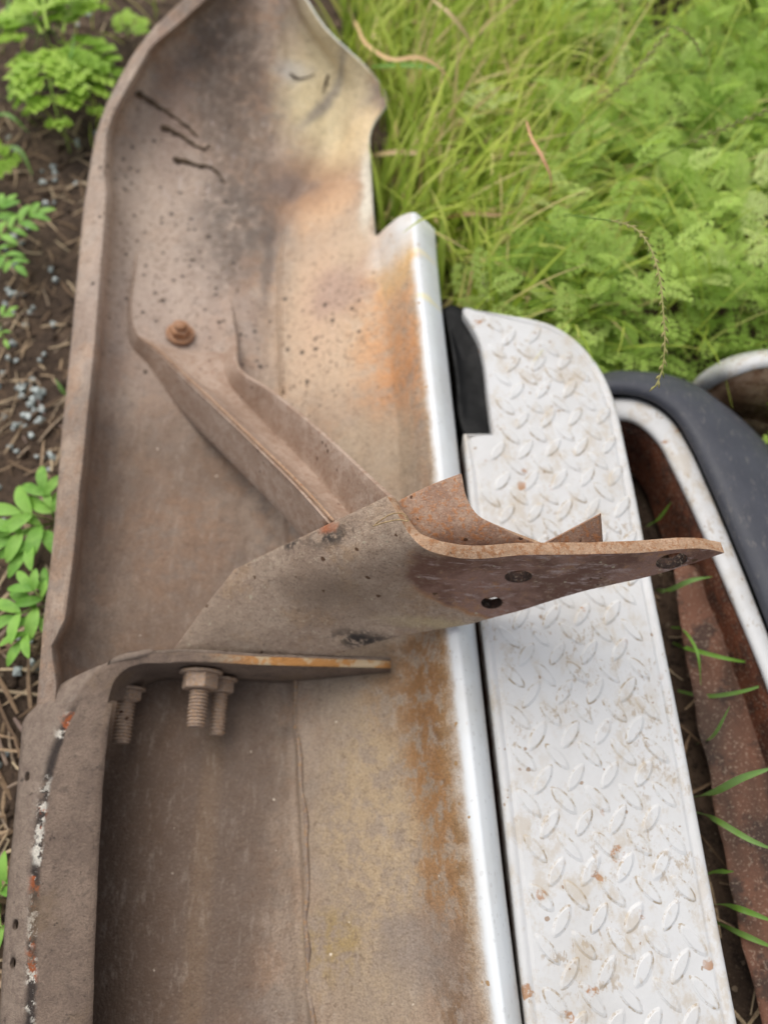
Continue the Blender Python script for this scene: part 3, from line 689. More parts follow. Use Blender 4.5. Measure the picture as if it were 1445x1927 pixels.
# black end cap sitting in the notch
cap = [(832, 574, .118), (850, 568, .120), (874, 578, .121), (909, 634, .121), (923, 700, .1195), (938, 834, .1185), (906, 842, .1185), (880, 836, .118), (866, 810, .118), (856, 720, .115), (846, 650, .117)]
cp = cr(PA(cap+[cap[0]]), 4)[:-1]; nn = len(cp); cen = cp.mean(0)
V = []; 
for s_, dz in ((.25, -.004), (.6, -.001), (.85, .001), (.96, -.001), (1, -.006), (1.0, -.05), (.98, -.112)):
    for q in cp: V.append((cen[0]+(q[0]-cen[0])*s_, cen[1]+(q[1]-cen[1])*s_, max(.004, (q[2]*s_+cen[2]*(1-s_))+dz)))
fs = [tuple(range(nn))]
for k in range(6): fs += [(k*nn+i, (k+1)*nn+i, (k+1)*nn+(i+1) % nn, k*nn+(i+1) % nn) for i in range(nn)]
pydata('end_cap', V, fs, bump2, M_black)
# raised tread lozenges, each its own piece
def loz_mesh():
    L, W_, hh = .0130, .0043, .0006; V = []; n = 8
    for s_, z in ((1.16, -.0006), (1.0, .0001), (.86, hh), ):
        for i in range(2*n):
            t = i/n*math.pi; x = math.cos(t)*L*s_; y = math.copysign(abs(math.sin(t))**1.25, math.sin(t))*W_*(s_ if s_ < 1 else 1+(s_-1)*2.6)
            V.append((x, y, z))
    m_ = 2*n; fs = []
    for k in range(2):
        for i in range(m_): fs.append((k*m_+i, k*m_+(i+1) % m_, (k+1)*m_+(i+1) % m_, (k+1)*m_+i))
    fs.append(tuple(range(2*m_, 3*m_)))
    me = bpy.data.meshes.new('tread_lozenge'); me.from_pydata(V, [], fs); me.materials.append(M_tread); me.materials.append(M_paint)
    for i, p_ in enumerate(me.polygons): p_.use_smooth = False; p_.material_index = 0 if i < m_ else 1
    return me
LM = loz_mesh()
inn = ring(.010, ZP)[:, :2]
def inside(x, y):
    X, Y = inn[:, 0], inn[:, 1]; X2, Y2 = np.roll(X, -1), np.roll(Y, -1)
    c_ = ((Y > y) != (Y2 > y)) & (x < (X2-X)*(y-Y)/(Y2-Y+1e-12)+X); return bool(c_.sum() % 2)
axv = (P(942, 1480, ZP)-P(1018, 2150, ZP)).normalized(); ang = math.atan2(axv.y, axv.x); per = Vector((axv.y, -axv.x, 0))
o0 = P(960, 1740, ZP); PL, PW = .0372, .0300; cand = []
for i in range(-14, 30):
    for j in range(-2, 10):
        for h in (0, 1):
            q = o0+axv*((i+h*.5)*PL)+per*((j+h*.5+.45)*PW)
            if all(inside(q.x+dx, q.y+dy) for dx, dy in ((0, 0), (-.011, -.009), (.005, .009), (-.011, .010), (.004, -.009))): cand.append((q, h))
def in_frame(q):
    d = q-Vector((0, 0, H)); zc = -(d.y*-sa+d.z*ca); 
    depth = d.y*sa-d.z*ca; vv = CV-F*(d.y*ca+d.z*sa)/depth; return vv
cand.sort(key=lambda t: abs(in_frame(t[0])-1250))
extra = []
for n_, (q, h) in enumerate(cand):
    a_ = ang+(R(-38) if h == 0 else R(38))+R(random.uniform(-2, 2))
    q = q+Vector((random.uniform(-.0006, .0006), random.uniform(-.0006, .0006), .0006))
    if n_ < 300:
        o = bpy.data.objects.new('tread_lozenge', LM); C.objects.link(o); o.parent = plate; o.location = q-B2; o.rotation_euler = (0, 0, a_)
        o.scale = (random.uniform(.92, 1.06), random.uniform(.9, 1.1), random.uniform(.75, 1.15))
    else: extra.append((q, a_))
if extra:
    vb = np.array([v.co[:] for v in LM.vertices]); V = []; fs = []
    for q, a_ in extra:
        b0 = len(V); c_, s_ = math.cos(a_), math.sin(a_)
        V += [(q.x+x*c_-y*s_, q.y+x*s_+y*c_, q.z+z) for x, y, z in vb]; fs += [tuple(b0+k for k in p_.vertices) for p_ in LM.polygons]
    ex = pydata('tread_lozenges', V, fs, plate, M_paint); ex['kind'] = 'stuff'

#================================================================== THIRD BUMPER: white lip, charcoal trim, rusty inside
B3 = P(1330, 1000, 0)
bump3 = empty('truck_bumper', B3, 'bumper with curved charcoal trim and thin white lip, rusty red inside', 'bumper', 'scrap bumpers lying side by side')
To = [(1120, 712), (1150, 704), (1200, 703), (1250, 709), (1300, 726), (1350, 760), (1400, 802), (1450, 856), (1510, 945), (1580, 1080), (1700, 1400), (1830, 1800)]
Ti = [(1128, 738), (1158, 738), (1195, 742), (1235, 757), (1268, 783), (1300, 832), (1338, 912), (1378, 1005), (1420, 1105), (1462, 1215), (1560, 1500), (1660, 1840)]
Wo = [(1128, 752), (1160, 752), (1192, 754), (1228, 768), (1260, 795), (1290, 842), (1325, 917), (1364, 1008), (1406, 1112), (1450, 1225), (1545, 1510), (1642, 1850)]
Wi = [(1132, 792), (1162, 788), (1188, 792), (1212, 806), (1238, 832), (1268, 886), (1304, 960), (1344, 1050), (1388, 1152), (1432, 1258), (1524, 1530), (1618, 1866)]
def strip(paths): return [cr(PA(a), 8) for a in paths]
def zpath(a, z): return [(u, v, z) for u, v in a]
tm = [[(a[0]*(1-k)+b[0]*k, a[1]*(1-k)+b[1]*k, z) for a, b in zip(To, Ti)] for k, z in ((-.02, .02), (-.01, .075), (0, .098), (.06, .108), (.2, .114), (.45, .118), (.52, .119), (.75, .119), (.92, .117), (.98, .112), (1, .104), (1.0, .085))]
grid('trim_moulding', np.array([cr(PA(r), 8) for r in tm]), bump3, M_trim, .003, -1, flip=False)
wm = [[(a[0]*(1-k)+b[0]*k, a[1]*(1-k)+b[1]*k, z) for a, b in zip(Wo, Wi)] for k, z in ((-.1, .096), (0, .104), (.15, .107), (.5, .108), (.85, .107), (.96, .105), (1, .101), (1.0, .094))]
grid('white_lip', np.array([cr(PA(r), 8) for r in wm]), bump3, M_paint, .002, -1, flip=False)
iw = PA(zpath(Wi, .096)); wc = cr(iw, 8); rows = []
cx = np.array([P(1300, 1300, 0).x, P(1300, 1300, 0).y, 0])
for k, z in ((0, .095), (.02, .07), (.06, .045), (.14, .028), (.28, .020), (.45, .018)):
    r = wc.copy(); tgt = np.array([P(1235, 1000, 0).x, 0, 0]); r[:, 0] = r[:, 0]*(1-k)+tgt[0]*k; r[:, 2] = z
    r[:, 1] -= k*.06
    rows.append(r)
Gi = np.array(rows)
for i in range(Gi.shape[0]):
    for j in range(Gi.shape[1]): Gi[i, j, 2] += .003*mnoise.noise(Vector(Gi[i, j])*25) if i else 0
grid('inner_shell', Gi, bump3, M_inner, .003, -1, flip=False)
# scaled, red-brown step sheet inside it, with a rivet
pl = [[(1268, 1062, .058), (1284, 1200, .050), (1310, 1350, .044), (1345, 1520, .042), (1385, 1720, .042), (1425, 1900, .042), (1500, 2300, .042)],
      [(1310, 1068, .060), (1340, 1200, .055), (1372, 1350, .052), (1410, 1520, .050), (1450, 1720, .050), (1500, 1900, .05), (1580, 2300, .05)],
      [(1330, 1105, .056), (1365, 1200, .054), (1420, 1350, .052), (1470, 1520, .050), (1530, 1720, .050), (1585, 1900, .05), (1670, 2300, .05)]]
rws = [cr(PA(a), 8) for a in pl]
Gp = np.array([cr(np.array([rws[0][i], rws[1][i], rws[2][i]]), 8) for i in range(len(rws[0]))])
for i in range(Gp.shape[0]):
    for j in range(Gp.shape[1]): q = Vector(Gp[i, j]); Gp[i, j, 2] += .003*mnoise.noise(q*30)+.0015*mnoise.noise(q*80); Gp[i, j, 0] += .004*mnoise.noise(q*22+Vector((3, 1, 0)))
grid('step_sheet', Gp, bump3, M_panel, .003, -1, flip=True)
lathe('rivet', [(.0075, 0), (.0072, .002), (.005, .004), (.002, .0048)], P(1381, 1222, .056), (0, 0, 1), bump3, M_panel, 16)

#================================================================== FOURTH: only the end of a chrome bumper
B4 = P(1410, 720, 0)
bump4 = empty('truck_bumper', B4, 'pale bumper end with rust inside, lying behind the charcoal trim', 'bumper', 'scrap bumpers lying side by side')
a0 = [(1296, 724, .03), (1330, 695, .062), (1372, 672, .088), (1420, 660, .100), (1490, 657, .105), (1580, 668, .105)]
a1 = [(1322, 742, .02), (1350, 722, .062), (1378, 708, .096), (1418, 694, .113), (1490, 690, .118), (1580, 700, .118)]
a2 = [(1330, 750, .02), (1362, 735, .05), (1400, 730, .07), (1435, 728, .075), (1500, 730, .08), (1580, 745, .08)]
a3 = [(1345, 790, .01), (1385, 790, .012), (1420, 790, .012), (1455, 800, .014), (1520, 810, .02), (1580, 815, .02)]
grid('chrome_rim', np.array([cr(PA(a), 8) for a in (a0, [((p[0]+q[0])/2, (p[1]+q[1])/2-3, max(p[2], q[2])+.004) for p, q in zip(a0, a1)], a1)]), bump4, M_paint, .003, -1, flip=True)
grid('inner_shell', np.array([cr(PA(a), 8) for a in ([(u, v, z-.004) for u, v, z in a1], a2, a3)]), bump4, mat_rust('brown_rust_inside', S(190, 156, 126), S(164, 122, 90), S(120, 84, 58), 14), .003, -1, flip=True)

#================================================================== SMALL THINGS ON THE METAL
def mud(pts, r0, label):
    q = [hit(u, v) for u, v in pts]; c_ = cr(np.array([p+n_*.001 for p, n_ in q]), 5)
    rad = [r0*.95*(1.3-.95*(i/len(c_))**.5)*random.uniform(.6, 1.4) for i in range(len(c_))]; c_ = c_+rng.normal(0, .0009, c_.shape)*np.array([1, 1, .2]); rad[0] *= .5; rad[-1] *= .4
    o = tube('mud_trail', c_, rad, None, M_mud, 8); tag(o, label, 'mud', 'mud trails on the bumper wing')
mud([(256, 176), (275, 184), (300, 202), (330, 222), (360, 246), (372, 258)], .0042, 'brown mud trail closest to the bumper rim, starting in a fat blob')
mud([(304, 240), (325, 247), (350, 262), (370, 275), (388, 280), (395, 272)], .0042, 'dark mud trail between the two other mud trails on the wing')
mud([(328, 300), (350, 304), (372, 312), (392, 315), (410, 325), (424, 346)], .0040, 'dark mud trail just above the peppered dirt, curling at its end')
mud([(618, 140), (613, 158), (607, 176)], .0028, 'short dark mud dab on the cream corner of the wing')
mud([(545, 138), (560, 148), (578, 146), (592, 140)], .0018, 'thin dark smear of mud beside the grey streak')
st = [(705, 988, .272), (718, 978, .279), (742, 966, .288), (760, 968, .292), (768, 980, .290), (752, 978, .289), (728, 982, .285), (702, 990, .277)]
M_straw = mat_rust('dry_straw', S(186, 160, 118), S(164, 136, 96), S(140, 112, 80), 60)
tag(tube('grass_wisp', cr(PA(st), 6), .0006, None, M_straw, 5), 'thin looped wisp of dry grass caught on the bracket edge', 'dry grass')

#================================================================== SOIL LITTER
def strips(n, region, lmin, lmax, wmin, wmax, zlo, zhi, keepfn=None, flat=1.0):
    V = []; T = []; A = []
    for _ in range(n):
        for _try in range(20):
            u = random.uniform(region[0], region[1]); v = random.uniform(region[2], region[3]); p = P(u, v, 0)
            if keepfn is None or keepfn(p): break
        L = random.uniform(lmin, lmax); w_ = random.uniform(wmin, wmax); a = random.uniform(0, math.pi); bend = random.uniform(-.5, .5); rnd = random.random()
        z0 = ground_z(p.x, p.y)+random.uniform(zlo, zhi); tl = random.uniform(-.15, .15); b0 = len(V); roll = random.uniform(-.8, .8)
        x, y = p.x, p.y
        for k in range(4):
            dx, dy = math.cos(a), math.sin(a); nx, ny = -dy, dx; ww = w_*(.6 if k in (0, 3) else 1)
            z = z0+tl*L*(k/3-.5)
            V += [(x+nx*ww, y+ny*ww, z+roll*ww), (x, y, z+ww*.6), (x-nx*ww, y-ny*ww, z-roll*ww)]; A += [rnd]*3
            x += dx*L/3; y += dy*L/3; a += bend/3
        for k in range(3):
            c_ = b0+3*k
            for s_ in (0, 1): T += [(c_+s_, c_+s_+1, c_+s_+4), (c_+s_, c_+s_+4, c_+s_+3)]
    return V, T, A
def mat_litter():
    m = Mat('dead_stalks', .8, coord='World'); a = m.n('ShaderNodeAttribute', attribute_name='rnd').outputs['Fac']; n = m.noise(200, 4, .7)
    c = m.ramp(a, [(0, S(84, 66, 50)), (.3, S(128, 104, 80)), (.6, S(166, 142, 112)), (.85, S(190, 170, 138)), (1, S(120, 100, 92))])
    c = m.mix(m.mr(n, .4, .7, 0, .5), c, S(80, 62, 48)); m.col(c); return m.m
M_lit = mat_litter()
V, T, A = [], [], []
def addto(r):
    global V, T, A
    b = len(V); V += r[0]; T += [tuple(b+i for i in t) for t in r[1]]; A += r[2]
addto(strips(1500, (-260, 330, -150, 1250), .012, .055, .0006, .0021, .001, .006))
addto(strips(420, (-320, 120, 1150, 2300), .03, .09, .0012, .0028, .002, .014))
addto(strips(500, (600, 1800, -200, 620), .03, .09, .0006, .0016, .001, .012))
addto(strips(160, (1200, 1700, 650, 2000), .03, .08, .0008, .002, .001, .01))
tag(tris('straw_litter', V, T, None, M_lit, A), 'dry stalks and straw scattered over the dark soil', 'straw', kind='stuff')
# clods of soil
V, T = [], []
ico = bmesh.new(); bmesh.ops.create_icosphere(ico, subdivisions=1, radius=1); iv = np.array([v.co[:] for v in ico.verts]); it = np.array([[v.index for v in f.verts] for f in ico.faces]); ico.free()
VV, TT = [], []
for k in range(1500):
    u = random.uniform(-300, 300); v = random.uniform(-150, 2200)
    if k > 1100: u = random.uniform(700, 1700); v = random.uniform(-100, 600)
    p = P(u, v, 0); s_ = .0018+.006*random.random()**3
    q = iv*(1+.35*rng.standard_normal((len(iv), 1)))*s_*np.array([1, 1, .7])+np.array([p.x, p.y, ground_z(p.x, p.y)+s_*.3])
    TT.append(it+len(iv)*k); VV.append(q)
tag(tris('soil_clods', np.vstack(VV), np.vstack(TT), None, M_soil), 'crumbly clods lying on the dark soil', 'soil', kind='stuff')
# crumbs of broken safety glass, one by one
M_gl = mat_glass()
gm = []
for k in range(5):
    b = bmesh.new(); bmesh.ops.create_cube(b, size=1)
    for v_ in b.verts: v_.co += Vector([random.uniform(-.22, .22) for _ in range(3)])
    bmesh.ops.bevel(b, geom=b.edges[:], offset=.1, segments=1, affect='EDGES')
    me = bpy.data.meshes.new('glass_fragment'); b.to_mesh(me); b.free(); me.materials.append(M_gl); gm.append(me)
spots = [(60, 725, 9), (75, 740, 6), (20, 690, 5), (50, 770, 5), (70, 800, 4), (40, 790, 5), (85, 860, 6), (75, 680, 3), (30, 540, 5), (15, 520, 4), (70, 600, 3), (95, 365, 6), (110, 325, 2), (20, 285, 5), (160, 270, 3),
         (175, 40, 3), (30, 470, 4), (10, 960, 3), (60, 1265, 5), (100, 480, 2), (40, 610, 3), (15, 860, 3), (25, 1170, 2), (75, 1215, 3), (10, 1440, 2)]
for (u, v, n) in spots:
    for k in range(n):
        p = P(u+random.gauss(0, 18), v+random.gauss(0, 20), 0); s_ = random.uniform(.0048, .009)
        o = bpy.data.objects.new('glass_fragment', random.choice(gm)); C.objects.link(o)
        o.location = (p.x, p.y, ground_z(p.x, p.y)+s_*.4); o.rotation_euler = [random.uniform(0, 6) for _ in range(3)]; o.scale = (s_, s_*random.uniform(.7, 1.1), s_*random.uniform(.6, .9))
        tag(o, 'small crumb of pale broken safety glass '+('on soil around the bright lobed weed' if v < 300 else 'scattered around the pinnate sprig' if v < 580 else 'on bare soil between pinnate sprig and leaf rosette' if v < 900 else 'around the oblong leaved sprigs by the lip'), 'glass', 'broken glass crumbs beside the rusty bumper')

#================================================================== PLANTS
def lobed_leaf(L=1.0, pairs=6, w=.5, lobe=.13, sub=3, curl=.15, droop=.25):
    """feathery leaf along +x; returns verts, tris"""
    V, T = [], []
    def quadleaf(p, d, ln, wd):
        d = np.array(d)/np.linalg.norm(d); n_ = np.array([-d[1], d[0], 0]); b = len(V)
        V.extend([p, p+d*ln*.5+n_*wd+np.array([0, 0, wd*.5]), p+d*ln, p+d*ln*.5-n_*wd+np.array([0, 0, wd*.5])]); T.extend([(b, b+1, b+2), (b, b+2, b+3)])
    sk = lambda x: np.array([x, 0, droop*x*(1-x)*1.2-curl*x*x])
    for k in range(10):
        a, c_ = sk(k/10*L), sk((k+1)/10*L); b = len(V); wd = .018*(1-k/12)
        V.extend([a+np.array([0, wd, 0]), a-np.array([0, wd, 0]), c_-np.array([0, wd, 0]), c_+np.array([0, wd, 0])]); T.extend([(b, b+1, b+2), (b, b+2, b+3)])
    for i in range(pairs):
        x = .18+.75*i/(pairs-1); ln = w*math.sin(math.pi*(.22+.72*x))*.62
        for s_ in (-1, 1):
            an = R(58-18*x)*s_; d = np.array([math.cos(an), math.sin(an), -.12]); p0 = sk(x*L); quadleaf(p0, d, ln, lobe*.42*ln/w*1.6+.01)
            for q in range(1, sub+1):
                f = q/(sub+1)
                for t_ in (-1, 1):
                    a2 = an+R(42)*t_; d2 = np.array([math.cos(a2), math.sin(a2), .05]); quadleaf(p0+d*ln*f, d2, ln*.48*(1.15-f*.7), lobe*.24+.006)
    quadleaf(sk(L*.93), (1, 0, -.2), .16*L, lobe*.4)
    return np.array(V), np.array(T)
def rotm(az, el, roll=0.0):
    ca_, sa_ = math.cos(az), math.sin(az); ce, se = math.cos(el), math.sin(el)
    Rz = np.array([[ca_, -sa_, 0], [sa_, ca_, 0], [0, 0, 1]]); Ry = np.array([[ce, 0, -se], [0, 1, 0], [se, 0, ce]])
    cr_, sr_ = math.cos(roll), math.sin(roll); Rx = np.array([[1, 0, 0], [0, cr_, -sr_], [0, sr_, cr_]]); return Rz@Ry@Rx
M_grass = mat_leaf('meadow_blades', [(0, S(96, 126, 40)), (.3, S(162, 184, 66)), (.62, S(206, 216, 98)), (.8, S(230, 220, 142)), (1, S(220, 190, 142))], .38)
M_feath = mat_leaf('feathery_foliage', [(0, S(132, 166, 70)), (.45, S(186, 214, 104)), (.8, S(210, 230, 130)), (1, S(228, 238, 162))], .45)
M_weed = mat_plain_leaf('bright_weed_leaf', S(150, 190, 62), S(182, 212, 90))
M_vetch = mat_plain_leaf('fresh_leaflet', S(112, 166, 64), S(154, 202, 92))
M_stem = mat_plain_leaf('green_stem', S(104, 134, 56), S(140, 158, 84), .1)
def to_px(p):
    d = p-Vector((0, 0, H)); depth = d.y*sa-d.z*ca; return CU+F*d.x/depth, CV-F*(d.y*ca+d.z*sa)/depth
def poly_hit(poly, x, y):
    X, Y = poly[:, 0], poly[:, 1]; X2, Y2 = np.roll(X, -1), np.roll(Y, -1)
    return bool((((Y > y) != (Y2 > y)) & (x < (X2-X)*(y-Y)/(Y2-Y+1e-12)+X)).sum() % 2)
FOOT2 = ring(-.008, 0); FOOT3 = np.vstack([PA([(u, v-4, .08) for u, v in To]), PA([(1000, 1840, .08), (1000, 720, .08)])])
def in_bumpers(p):
    """ground taken up by the metal"""
    u, v = to_px(Vector((p.x, p.y, .09)))
    if v < 430:
        if float(L0(max(v, -60))) < u < float(EDGE(max(v, -60)))+6: return True
    elif float(L0(v)) < u < float(FOLD(v))+4: return True
    return poly_hit(FOOT2, p.x, p.y) or poly_hit(FOOT3, p.x, p.y)
# --- feathery weeds covering the ground to the right
tmpl = [lobed_leaf(pairs=6, w=.62, lobe=.075, sub=2, curl=random.uniform(.05, .35), droop=random.uniform(.1, .4)) for _ in range(5)]
VV, TT, AA = [], [], []; nb = 0
def put(tp, pos, az, el, roll, sc, rnd):
    global nb
    v_, t_ = tp; q = (v_*sc)@rotm(az, el, roll).T+np.array(pos); VV.append(q); TT.append(t_+nb); AA.append(np.full(len(q), rnd)+rng.uniform(-.08, .08, len(q))); nb += len(q)
cnt = 0
for _ in range(16000):
    if cnt > 1050: break
    x = random.uniform(.12, 1.7); y = random.uniform(.30, 2.3); p = Vector((x, y, 0))
    d = p-Vector((0, 0, H)); depth = d.y*sa-d.z*ca; u = CU+F*d.x/depth; v = CV-F*(d.y*ca+d.z*sa)/depth
    if in_bumpers(p) or v > 1000 or (v > 760 and u < 1460): continue
    # the stand of grass hugs the open bumper, the weeds take over to the right
    dens = min(1, max(.08, (u-930)/170, (v-420)/130)) if v > -60 else .7
    if v < 140 and 1090 < u < 1300: dens *= .35
    if random.random() > dens: continue
    cnt += 1; hgt = random.uniform(.05, .17)*(1.15 if random.random() < .3 else .85); rnd = min(1, max(0, random.gauss(.5, .2)+.4*mnoise.noise(p*3)))
    lean = Vector((random.gauss(0, .25), random.gauss(0, .25), 1)); nl = random.randint(8, 13)
    for k in range(nl):
        f = k/nl; pos = p+lean*hgt*(.25+.75*f); sc = random.uniform(.04, .078)*(1.1-.45*f)
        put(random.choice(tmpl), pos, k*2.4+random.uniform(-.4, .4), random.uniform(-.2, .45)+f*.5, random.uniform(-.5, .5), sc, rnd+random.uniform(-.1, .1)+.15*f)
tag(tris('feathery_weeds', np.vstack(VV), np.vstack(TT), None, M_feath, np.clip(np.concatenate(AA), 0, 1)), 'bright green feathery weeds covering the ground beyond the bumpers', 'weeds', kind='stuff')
# --- grass
def blade_arrays(base, az, L, w_, arch, lean, rnd, seg=6):
    V, A = [], []; x = np.array(base); th = lean
    dirh = np.array([math.cos(az), math.sin(az), 0]); side = np.array([-dirh[1], dirh[0], 0]); st_ = L/seg
    sway = random.uniform(-.5, .5)
    for k in range(seg+1):
        f = k/seg; ww = w_*(1-f**2.2)*(.55+.45*min(1, f*4))+.0002
        tw = side*math.cos(sway*f*2)+np.array([0, 0, 1])*math.sin(sway*f*2)
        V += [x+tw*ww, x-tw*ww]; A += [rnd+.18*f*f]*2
        x = x+(dirh*math.sin(th)+np.array([0, 0, math.cos(th)]))*st_; th += arch/seg
    T = []
    for k in range(seg): a = 2*k; T += [(a, a+1, a+3), (a, a+3, a+2)]
    return np.array(V), np.array(T), np.array(A)
VV, TT, AA = [], [], []; nb = 0
def blade(*a, **k):
    global nb
    v_, t_, a_ = blade_arrays(*a, **k)
    for q in v_[4::2]:
        u, v = to_px(Vector(q))
        if (-80 < v < 440 and float(L0(v))+5 < u < float(EDGE(v))-6) or (v >= 440 and u < float(FOLD(v))-8 and u > 150): return
    VV.append(v_); TT.append(t_+nb); AA.append(a_); nb += len(v_)
n = 0
while n < 3700:
    u = random.uniform(640, 1120); v = random.uniform(-160, 690); p = P(u, v, 0)
    if in_bumpers(p) or v > 1000 or (v > 760 and u < 1460): continue
    if u > 960 and random.random() < (u-960)/190: continue
    if v > 520 and random.random() < .5: continue
    n += 1
    az = random.gauss(R(25), R(60)); L = random.uniform(.07, .25)*(1.15 if random.random() < .25 else .9)
    rnd = random.betavariate(2, 3)*.85; 
    if random.random() < .14: rnd = random.uniform(.78, 1)
    blade((p.x, p.y, ground_z(p.x, p.y)-.002), az, L, random.uniform(.0012, .0028)*(2.0 if random.random() < .35 else 1), random.uniform(.4, 1.9), random.uniform(.1, .85), rnd)
for _ in range(3600):     # thin grass among the weeds and out of view
    x = random.uniform(.2, 1.9); y = random.uniform(.35, 2.5); p = Vector((x, y, 0))
    if in_bumpers(p): continue
    d = p-Vector((0, 0, H)); depth = d.y*sa-d.z*ca; u = CU+F*d.x/depth; v = CV-F*(d.y*ca+d.z*sa)/depth
    if v > 700: continue
    blade((x, y, 0), random.uniform(0, 6.28), random.uniform(.10, .28), random.uniform(.0007, .0017), random.uniform(.4, 1.6), random.uniform(.1, .7), .25+.75*random.betavariate(2, 3))
for _ in range(260):      # sparse blades on the bare soil and beyond the frame
    p = P(random.uniform(-500, 320), random.uniform(-260, 300), 0)
    if in_bumpers(p): continue
    blade((p.x, p.y, 0), random.uniform(0, 6.28), random.uniform(.03, .10), random.uniform(.0008, .002), random.uniform(.2, 1.3), random.uniform(.1, .6), random.betavariate(2, 3))
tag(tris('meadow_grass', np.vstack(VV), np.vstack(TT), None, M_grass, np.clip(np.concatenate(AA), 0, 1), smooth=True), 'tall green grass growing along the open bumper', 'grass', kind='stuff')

# --- blades that stand out singly
def ribbon(name, pts, w0, mat, label, cat, group=None, parent=None):
    c_ = cr(PA(pts), 6); n_ = len(c_); T_ = np.gradient(c_, axis=0); V = []; fs = []
    for i in range(n_):
        t = Vector(T_[i]).normalized(); s_ = t.cross(Vector((0, -.35, .94))).normalized(); f = i/(n_-1); ww = w0*(1-abs(2*f-.8)**2.5*.75 if f < .9 else .35*(1-f)/.1+.06)
        ww = max(ww, w0*.08); q = Vector(c_[i]); V += [q+s_*ww, q+Vector((0, 0, -ww*.35)), q-s_*ww]
    for i in range(n_-1):
        for k in (0, 1): fs.append((3*i+k, 3*i+k+1, 3*i+k+4, 3*i+k+3))
    o = pydata(name, V, fs, parent, mat)
    if label: tag(o, label, cat, group)
    return o
M_dry = mat_plain_leaf('dry_blade', S(200, 178, 128), S(186, 150, 110), .2); M_red = mat_plain_leaf('reddish_blade', S(206, 150, 116), S(214, 184, 130), .2)
M_gb = mat_plain_leaf('pale_green_blade', S(132, 168, 96), S(116, 160, 62), .3)
DG = 'dead blades hanging in the grass'
ribbon('dead_shoot', [(668, 40, .1), (700, 92, .14), (745, 112, .16), (790, 108, .17), (830, 130, .16), (852, 162, .14)], .0034, M_red, 'reddish dry blade arching out beside the cream wing corner', 'dead shoot', DG)
ribbon('dead_shoot', [(700, 125, .08), (760, 122, .10), (820, 126, .11), (886, 128, .10)], .0042, M_gb, 'pale broad blade lying level through the grass tips', 'shoot', DG)
ribbon('dead_shoot', [(700, 292, .06), (745, 286, .08), (800, 288, .09), (842, 294, .08)], .0042, M_dry, 'straw coloured blade lying level against the wing notch', 'dead shoot', DG)
ribbon('dead_shoot', [(990, 228, .22), (1000, 260, .23), (1022, 300, .24), (1035, 330, .23), (1034, 372, .20)], .0019, M_red, 'thin reddish curled blade hanging alone over the grass', 'dead shoot', DG)
ribbon('dead_shoot', [(840, 410, .08), (890, 402, .1), (940, 404, .1), (985, 392, .09)], .0030, M_dry, 'tan dead blade low in the grass beside the white corner', 'dead shoot', DG)
ribbon('dead_shoot', [(815, 0, .2), (850, 30, .2), (880, 70, .18), (892, 118, .14)], .0030, M_dry, 'yellowed blade drooping from the tallest grass', 'dead shoot', DG)
# --- seed stalks
M_seed = mat_plain_leaf('seed_head', S(122, 132, 64), S(170, 160, 104), .15)
def seed_stalk(label, stem, head, r=.0009, spk=.0065):
    b = P(stem[0][0], stem[0][1], stem[0][2]); root = empty('grass_stalk', (b.x, b.y, 0), label, 'grass stalk', 'flowering stalks above the weeds')
    c_ = cr(PA(stem), 7); c_ = np.vstack([[(b.x, b.y, 0.0)], c_]) if b.z > .01 else c_
    tube('stem', c_, np.linspace(r*1.3, r*.8, len(c_)), root, M_stem, 6)
    h = cr(PA(head), 6); tube('seed_axis', h, r*.8, root, M_seed, 5)
    L = np.r_[0, np.cumsum(np.linalg.norm(np.diff(h, axis=0), axis=1))]; nsp = max(6, int(L[-1]/(spk*.75)))
    for k in range(nsp):
        t = L[-1]*(k+.5)/nsp; q = Vector([np.interp(t, L, h[:, i]) for i in range(3)]); q2 = Vector([np.interp(min(L[-1], t+.004), L, h[:, i]) for i in range(3)])
        d = (q2-q).normalized(); s_ = d.cross(Vector((0, -.4, .9))).normalized()*(1 if k % 2 else -1)
        dd = (d+s_*.42).normalized(); l_ = spk*random.uniform(1.2, 1.6); up = dd.cross(s_).normalized(); wd = spk*.2
        V = [q, q+dd*l_*.45+s_*wd, q+dd*l_*.45+up*wd, q+dd*l_*.45-s_*wd, q+dd*l_*.45-up*wd, q+dd*l_]
        pydata('spikelet', V, [(0, 1, 2), (0, 2, 3), (0, 3, 4), (0, 4, 1), (5, 2, 1), (5, 3, 2), (5, 4, 3), (5, 1, 4)], root, M_seed)
seed_stalk('seed stalk bowed over so that its tip hangs by the tread plate', [(1010, 420, .02), (1060, 405, .16), (1110, 410, .27), (1150, 415, .30)], [(1150, 415, .30), (1192, 428, .31), (1222, 465, .315), (1240, 520, .315), (1247, 585, .31), (1250, 650, .30), (1244, 700, .29), (1233, 728, .285)])
seed_stalk('upright dark seed stalk leaning across the feathery weeds', [(1020, 330, .0), (1080, 250, .15), (1135, 190, .23)], [(1135, 190, .23), (1180, 150, .26), (1215, 110, .28), (1256, 60, .30)])
seed_stalk('long seed stalk lying out over the weeds above the chrome end', [(1140, 350, .05), (1200, 315, .18), (1290, 272, .24)], [(1290, 272, .24), (1340, 250, .26), (1390, 230, .27), (1450, 205, .28), (1500, 190, .28)])
seed_stalk('pale drooping seed stalk behind the upright dark one', [(1200, 110, .1), (1235, 60, .25), (1265, 50, .28)], [(1265, 50, .28), (1290, 62, .28), (1310, 85, .27), (1318, 105, .26)], spk=.005)
